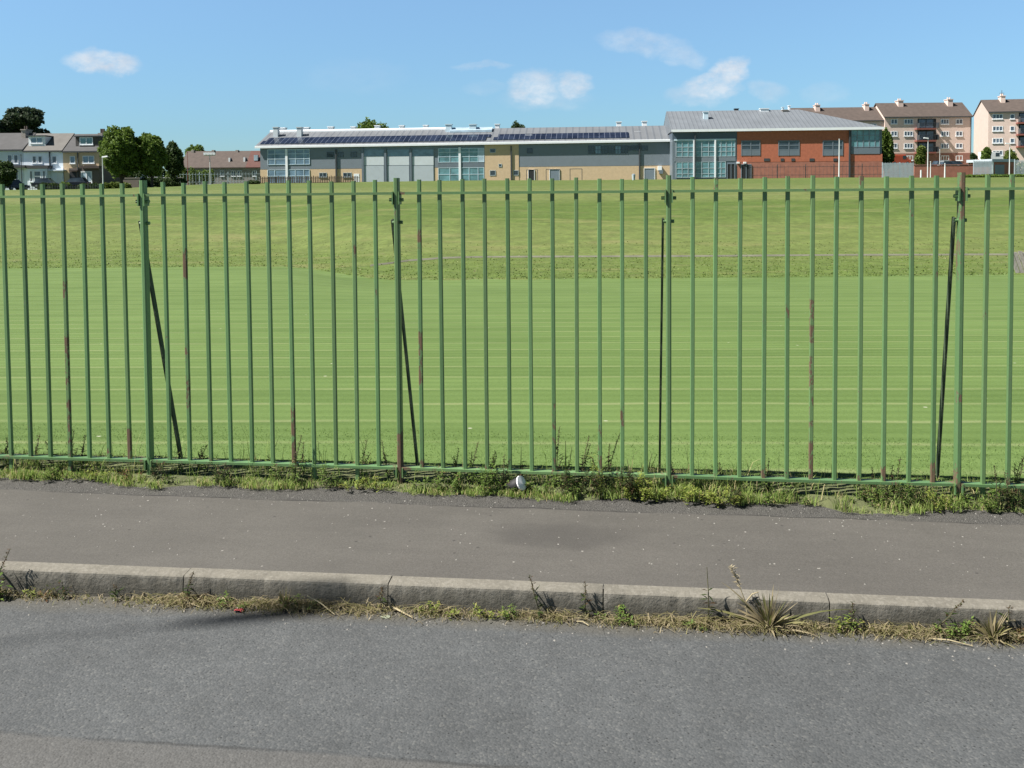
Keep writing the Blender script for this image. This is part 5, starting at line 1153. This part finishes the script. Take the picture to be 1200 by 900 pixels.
for (px, w_, h, n, m_, y) in ((190, .16, .13, 120, 'dark_leaf', 5.06), (262, .12, .15, 130, 'dark_leaf', 5.06), (345, .22, .17, 260, 'weed_leaf', 5.08), (386, .14, .14, 150, 'weed_leaf', 5.06), (515, .20, .12, 260, 'weed_leaf', 5.07), (545, .24, .15, 380, 'weed_leaf', 5.07), (578, .22, .16, 360, 'weed_leaf', 5.08),
        (622, .14, .10, 170, 'weed_leaf', 5.06), (648, .24, .13, 330, 'weed_leaf', 5.06), (680, .26, .16, 460, 'dark_leaf', 5.07), (705, .22, .20, 420, 'yellow_leaf', 5.12), (722, .24, .17, 420, 'dark_leaf', 5.06), (752, .20, .14, 330, 'yellow_leaf', 5.06), (765, .14, .12, 160, 'yellow_leaf', 5.02),
        (810, .28, .10, 330, 'yellow_leaf', 5.03), (842, .22, .09, 240, 'yellow_leaf', 5.00), (862, .12, .10, 110, 'dark_leaf', 5.02), (918, .22, .09, 200, 'weed_leaf', 5.05), (1024, .24, .11, 240, 'weed_leaf', 5.06), (1052, .28, .12, 300, 'dark_leaf', 5.05), (1075, .2, .14, 200, 'weed_leaf', 5.07), (1096, .2, .11, 200, 'yellow_leaf', 5.05),
        (1145, .22, .10, 200, 'weed_leaf', 5.06), (1175, .2, .12, 180, 'dark_leaf', 5.06), (150, .14, .09, 90, 'red_leaf', 5.05), (58, .2, .10, 130, 'weed_leaf', 5.05), (110, .2, .09, 110, 'yellow_leaf', 5.05), (432, .18, .09, 130, 'yellow_leaf', 5.05)):
    x = fpos(px, y)
    al = {'dark_leaf': ['dark bushy weed', 'low dark leafy weed'], 'weed_leaf': ['green bushy weed', 'low green leafy weed'], 'yellow_leaf': ['yellow green bushy weed', 'low yellow green weed'], 'red_leaf': ['reddish low weed']}[m_]
    leafy_weed((x, y, .008), w_ * 1.15, h, int(n * 1.6), uniq('at', x, al).replace(' at at', ' at'), GRP, m_)

# ------------------------------------------------------------------ weeds in the gutter
GG = 'weeds in the gutter under the kerb'
def gpos(px, d=.03): 
    x = on_y(px, 725 + (px - 600) * .0375, KY - d).x
    return x, ky(x) - d, -.105
JOINT = [on_z(p_, 695, 0).x for p_ in (448, 686, 937)]
leafy_weed(gpos(6, .05), .16, .12, 120, 'bushy green weed in the gutter at the left edge', GG, 'weed_leaf', (0.0200, 0.0432), .03)
stalk_weed(gpos(3), .21, 'dark seeding stalk leaning over the kerb at the left edge', GG, .07, True, 'dark_leaf', 1)
leafy_weed(gpos(42, .04), .06, .06, 60, 'small yellow weed in the gutter near the left edge', GG, 'yellow_leaf', (0.0096, 0.0180), .02)
leafy_weed(gpos(60, .04), .05, .07, 40, 'red leaved weed in the gutter near the left edge', GG, 'red_leaf', (0.0120, 0.0252), .02)
leafy_weed(gpos(76, .04), .045, .08, 36, 'dark purplish weed beside the red leaved one in the gutter', GG, 'dark_leaf', (0.0120, 0.0288), .02)
stalk_weed(gpos(141), .065, 'single dark sprout alone in the gutter at left', GG, .0, True, 'dark_leaf', 1)
stalk_weed(gpos(222), .14, 'dark curled seed stalk above dry straw in the gutter', GG, .04, True, 'dark_leaf', 1); leafy_weed(gpos(225, .03), .08, .07, 50, 'dark withered clump under the curled seed stalk', GG, 'seed_brown', (0.0120, 0.0288), .02)
leafy_weed(gpos(273, .05), .09, .05, 110, 'bright green small weed beside the red scrap', GG, 'weed_leaf', (0.0096, 0.0202), .03)
leafy_weed(gpos(355, .03), .16, .06, 110, 'green mat of weed in the shaded stretch of gutter', GG, 'weed_leaf', (0.0096, 0.0216), .03)
stalk_weed(gpos(447, .02), .10, 'brown wispy weed at the cracked kerb joint', GG, .01, True, 'dark_leaf', 1)
leafy_weed(gpos(513, .04), .14, .05, 120, 'yellow green weed in the gutter right of the cracked joint', GG, 'yellow_leaf', (0.0096, 0.0216), .03)
leafy_weed(gpos(570, .04), .12, .05, 90, 'yellowish low weed in the middle of the gutter', GG, 'yellow_leaf', (0.0096, 0.0202), .03); leafy_weed(gpos(606, .05), .12, .05, 150, 'mossy green tuft in the middle of the gutter', GG, 'weed_leaf', (0.0080, 0.0158), .025)
stalk_weed(gpos(632), .18, 'brown leaning dead stalk over the middle of the kerb', GG, -.05, True, 'dark_leaf', 1); stalk_weed(gpos(686, .02), .15, 'straight black dead stalk at the middle kerb joint', GG, .0, True, 'dark_leaf', 1)
leafy_weed(gpos(726, .04), .13, .06, 170, 'bright green leafy weed in the gutter right of the black stalk', GG, 'weed_leaf', (0.0112, 0.0230), .03); leafy_weed(gpos(812, .06), .09, .035, 70, 'low green weed left of the spiky grass clump', GG, 'weed_leaf', (0.0096, 0.0202), .02)
stalk_weed(gpos(831), .24, 'thin upright wiry stalk left of the spiky grass clump', GG, .0, False, 'dark_leaf', 1)
stalk_weed(gpos(999), .12, 'brown twiggy weed right of the spiky grass clump', GG, .01, True, 'weed_leaf', 2); leafy_weed(gpos(988, .04), .08, .07, 70, 'yellow green weed right of the spiky grass clump', GG, 'yellow_leaf', (0.0120, 0.0216), .02)
stalk_weed(gpos(1098), .14, 'bent brown stalk left of the dark green bush in the gutter', GG, .09, True, 'dark_leaf', 1); leafy_weed(gpos(1125, .04), .10, .09, 190, 'dense green bushy weed in the gutter at right', GG, 'weed_leaf', (0.0120, 0.0252), .03)
stalk_weed(gpos(1180), .13, 'dark broad leaved stalk over the kerb at the right edge', GG, .02, True, 'dark_leaf', 1); leafy_weed(gpos(1193, .06), .08, .05, 70, 'reddish weed in the gutter at the right edge', GG, 'red_leaf', (0.0096, 0.0216), .03)
def spiky(loc, n, h, label, spread=1.0, specials=()):
    root = thing('grass_clump', label, 'grass clump', loc); V, Fc, r = [], [], []
    for i in range(n + len(specials)):
        if i < n: a = random.uniform(0, 2 * math.pi); ln = h * random.uniform(.5, 1.1); out = random.uniform(.15, 1.0) * spread; w_ = random.uniform(.003, .0065); dx, dy = math.cos(a), math.sin(a) * .55; rise = math.sqrt(max(.05, 1 - min(out, .97) ** 2))
        else: dx, dy, ln, out, rise, w_ = specials[i - n]
        k = len(V); sx_ = -dy; sy_ = dx; nn = math.hypot(sx_, sy_) or 1; sx_, sy_ = sx_ / nn, sy_ / nn
        if abs(dy) < .5 * abs(dx): sx_, sy_ = .25, 1
        for q in range(6):
            s_ = q / 5; x = dx * ln * out * s_; y = dy * ln * out * s_; z = ln * (rise * s_ - .28 * out * s_ * s_); ww = w_ * (1 - s_ ** 2 * .9)
            up = .6 * ww
            V += [(x - sx_ * ww, min(y - sy_ * ww, .02), max(z - up, -.002)), (x + sx_ * ww, min(y + sy_ * ww, .02), max(z + up, .001))]; r += [0, 0]
        rv = random.random(); r[-12:] = [rv] * 12
        Fc += [(k + 2 * q, k + 2 * q + 1, k + 2 * q + 3, k + 2 * q + 2) for q in range(5)]
    fast('blades', np.array(V), np.array(Fc), M['straw_blade'], {'rnd': np.array(r)}, root); return root
spiky(gpos(902, .045), 130, .19, 'big spiky clump of pale grass sprawling over the gutter', 1.0, [(1, .1, .36, .95, .52, .006), (-1, .05, .30, .95, .5, .006), (-.8, 0, .34, .7, .75, .005), (.3, 0, .2, .4, .95, .005), (1, -.3, .2, .9, .3, .005), (-.2, 0, .2, .3, 1, .005)])
spiky(gpos(1165, .05), 70, .14, 'smaller spiky clump of pale grass near the right edge', 1.0, [(1, 0, .18, .9, .4, .006), (-.8, 0, .15, .8, .6, .005)])
spiky(gpos(1068, .05), 40, .06, 'low dry grass clump in the gutter left of the dark green bush', 1.1); spiky(gpos(336, .04), 34, .10, 'dry grass clump in the shaded stretch of gutter', .8)
# tall bleached seed head leaning over the kerb
x, y, z = gpos(880, .03); o = thing('grass_stalk', 'bleached grass stalk with a feathery head leaning over the kerb', 'grass stalk', (x, y, z)); mb = MB()
tip = on_y(856, 664, y); tp = (tip.x - x, 0, tip.z - z); mb.tube([(0, 0, 0), (tp[0] * .35, 0, tp[2] * .5), (tp[0] * .75, 0, tp[2] * .85), tp], [.0028, .0025, .002, .0012], 5); mb.tube([(tp[0] * .3, 0, tp[2] * .40), (tp[0] * .3 + .03, 0, tp[2] * .56), (tp[0] * .3 + .055, 0, tp[2] * .6)], [.003, .003, .002], 5); mb.build('stem', M['straw'], o)
q = np.linspace(.62, 1, 60)[:, None]; P = np.array([[tp[0] * .55, 0, tp[2] * .66]]) * (1 - (q - .62) / .38) + np.array([tp]) * ((q - .62) / .38) + rng.normal(0, .003, (60, 3)); V, Fq, r = leaves(P, rdir(60, .2, .95), rng.uniform(.012, .03, 60), rng.uniform(.003, .006, 60)); fast('seed_head', V, Fq, M['straw'], {'rnd': r}, o)
# loose straws and litter
def straw(px0, py0, px1, py1, label, r_=.0035, m='straw'):
    a = on_y(px0, py0, KY - .055 if px0 < 500 else KY - .02) if py0 < 712 + (px0 - 600) * .0375 else on_z(px0, py0, -.098); b_ = on_z(px1, py1, -.098); mid = (a + b_) / 2 + Vector((0, 0, .008)); o = thing('dry_stalk', label, 'dry stalk', a); mb = MB(); mb.tube([(0, 0, 0), tuple(mid - a), tuple(b_ - a)], [r_, r_, r_ * .6], 6); mb.build('stem', M[m], o)
straw(386, 713, 427, 705, 'pale dry stalk propped up left of the cracked kerb joint', .004); straw(446, 708, 484, 724, 'pale dry stalk lying right of the cracked kerb joint', .0045); straw(360, 698, 392, 720, 'thin dry stalk slanting down in the shaded gutter', .003); straw(258, 700, 266, 707, 'short white stick in the straw near the red scrap', .006)
straw(200, 702, 236, 712, 'pale straw lying in the dry tuft at left', .003); straw(1180, 728, 1215, 730, 'pale straw sticking out at the right edge', .003); straw(930, 728, 962, 738, 'curved dry straw right of the spiky grass clump', .004); straw(676, 728, 690, 733, 'short dry straw beside the black stalk', .003); straw(1085, 748, 1140, 757, 'long grey straw lying on the gutter edge at right', .003)
M['litter_red'] = simple('litter_red', (.55, .07, .10), .6, .3, 60); M['litter_white'] = simple('litter_white', (.72, .72, .74), .5, .12, 20); M['litter_shade'] = simple('litter_shade', (.02, .02, .022), .7, .2, 20)
P = on_z(280, 716.5, -.104); o = thing('scrap', 'small crumpled pinkish red scrap on the road by the gutter', 'litter', P); V = []
for i in range(5):
    for j in range(4): V.append((-.018 + i * .009 + random.gauss(0, .0015), -.014 + j * .009 + random.gauss(0, .0015), .003 + abs(random.gauss(0, .006))))
fast('sheet', np.array(V), np.array([(i * 4 + j, (i + 1) * 4 + j, (i + 1) * 4 + j + 1, i * 4 + j + 1) for i in range(4) for j in range(3)]), M['litter_red'], None, o)
x = on_y(606, 575, 5.03).x; o = thing('plastic_cup', 'white broken plastic cup with its shadow painted dark, in the grass under the railing', 'litter', (x, 5.045, .012))
mb = MB(); Mx = Matrix.Translation((-.005, 0, .048)) @ Matrix.Rotation(R_(-24), 4, 'Z') @ Matrix.Rotation(R_(66), 4, 'Y'); n_ = 18; vs = []
for zz, rr_ in ((-.055, .027), (.035, .039), (.035, .036), (-.05, .025)):
    for j in range(n_): a = 2 * math.pi * j / n_; vs.append(Mx @ Vector((rr_ * math.cos(a) * (1 + .08 * math.sin(3 * a)), rr_ * math.sin(a), zz)))
fs_ = []
for l_ in range(3):
    for j in range(n_): fs_.append((l_ * n_ + j, l_ * n_ + (j + 1) % n_, (l_ + 1) * n_ + (j + 1) % n_, (l_ + 1) * n_ + j))
fs_ += [tuple(range(n_)), tuple(3 * n_ + j for j in range(n_))]; mb.add(vs, fs_); mb.build('cup', M['litter_shade'], o, smooth=True)  # dark body colour stands in for the shadow left of the white plastic
mb = MB(); vs = [Mx @ Vector((.040 * math.cos(2 * math.pi * j / n_), .040 * math.sin(2 * math.pi * j / n_), .037)) for j in range(n_)] + [Mx @ Vector((.006, -.004, .044))] + [Mx @ Vector((.0405 * math.cos(2 * math.pi * j / n_), .0405 * math.sin(2 * math.pi * j / n_), .030)) for j in range(n_)]
mb.add(vs, [(j, (j + 1) % n_, n_) for j in range(n_)] + [(j, n_ + 1 + j, n_ + 1 + (j + 1) % n_, (j + 1) % n_) for j in range(n_)]); mb.build('lid', M['litter_white'], o)
for px, py, c_ in ((504, 712, 'flat pale green bottle cap lying at the gutter edge'),):
    P = on_z(450, 723, -.1035); o = thing('leaf', 'pale round fallen leaf at the gutter edge', 'leaf', P); V = [(0, 0, .004)] + [(.022 * math.cos(a) * (1 + .2 * math.cos(a)), .014 * math.sin(a), .002 + .003 * math.sin(2 * a)) for a in np.linspace(0, 2 * math.pi, 12, endpoint=False)]; fast('blade', np.array(V), np.array([(0, i + 1, (i + 1) % 12 + 1) for i in range(12)]), simple('pale_leaf', (.30, .33, .24), .7, .2, 40), None, o)
# stray loose stones on pavement and road: too many to count
n = 420; V, Fc = [], []
def pebble(c, s_):
    k = len(V); a = random.uniform(0, 6.28)
    for dx, dy, dz in ((-1, -.6, -.3), (1, -.7, -.3), (.9, .8, -.3), (-.8, .7, -.3), (-.5, -.3, .6), (.6, -.4, .5), (.5, .5, .6), (-.5, .4, .45)):
        jx, jy = dx * random.uniform(.7, 1.2), dy * random.uniform(.7, 1.2); V.append((c[0] + s_ * (jx * math.cos(a) - jy * math.sin(a)), c[1] + s_ * (jx * math.sin(a) + jy * math.cos(a)), c[2] + s_ * dz * .7))
    for f_ in ((0, 1, 5, 4), (1, 2, 6, 5), (2, 3, 7, 6), (3, 0, 4, 7), (4, 5, 6, 7)): Fc.append(tuple(i + k for i in f_))
for i in range(n): pebble((random.uniform(-3.2, 3), random.choice([random.uniform(4.72, 4.99), random.uniform(4.0, 4.95)]), .001), random.uniform(.0015, .0055))
for i in range(260): pebble((random.uniform(-3, 3), KY - .05 - abs(random.gauss(0, .09)), -.104), random.uniform(.0015, .006))
tag(fast('gravel', np.array(V), np.array(Fc), simple('gravel', (.26, .25, .23), .85, .6, 120)), kind='stuff')

# ------------------------------------------------------------------ surface colours as measured against the exposure
for m in bpy.data.materials:
    k = .58
    if m.name in ('white_trim', 'litter_white', 'car_white', 'lamp_metal', 'litter_red', 'skip_orange', 'verge_blade'): k = .94
    if m.name == 'weed_leaf': k = .74
    if m.name == 'yellow_leaf': k = .62
    if m.name == 'pavement_tarmac': k = .56
    if m.name.startswith(('render_', 'clad_', 'buff', 'glass_', 'shutter', 'spandrel', 'door_', 'trim_', 'balcony', 'steel_', 'grey_harling')): k = .94
    if m.name.startswith('harl_'): k = .78 if 'gable' in m.name else 1.2
    if m.name.startswith('brick_'): k = .88
    if m.name.startswith('leaf_'): k = .98
    if m.name.startswith(('tile_', 'straw_')): k = .62
    if m.name.startswith('kerb_'): k = .55
    if m.name == 'render_white': k = 1.1
    if m.name == 'brick_red': k = 1.05
    if m.name == 'green_paint': k = .59
    nt_ = m.node_tree
    for nd in list(nt_.nodes):
        s_ = {'BSDF_PRINCIPLED': 'Base Color', 'BSDF_TRANSLUCENT': 'Color'}.get(nd.type)
        if not s_: continue
        so = nd.inputs[s_]; mx = nt_.nodes.new('ShaderNodeMix'); mx.data_type = 'RGBA'; mx.blend_type = 'MULTIPLY'; mx.inputs[0].default_value = 1; mx.inputs[7].default_value = (k, k, k, 1)
        if so.is_linked: nt_.links.new(so.links[0].from_socket, mx.inputs[6])
        else: mx.inputs[6].default_value = so.default_value
        nt_.links.new(mx.outputs[2], so)
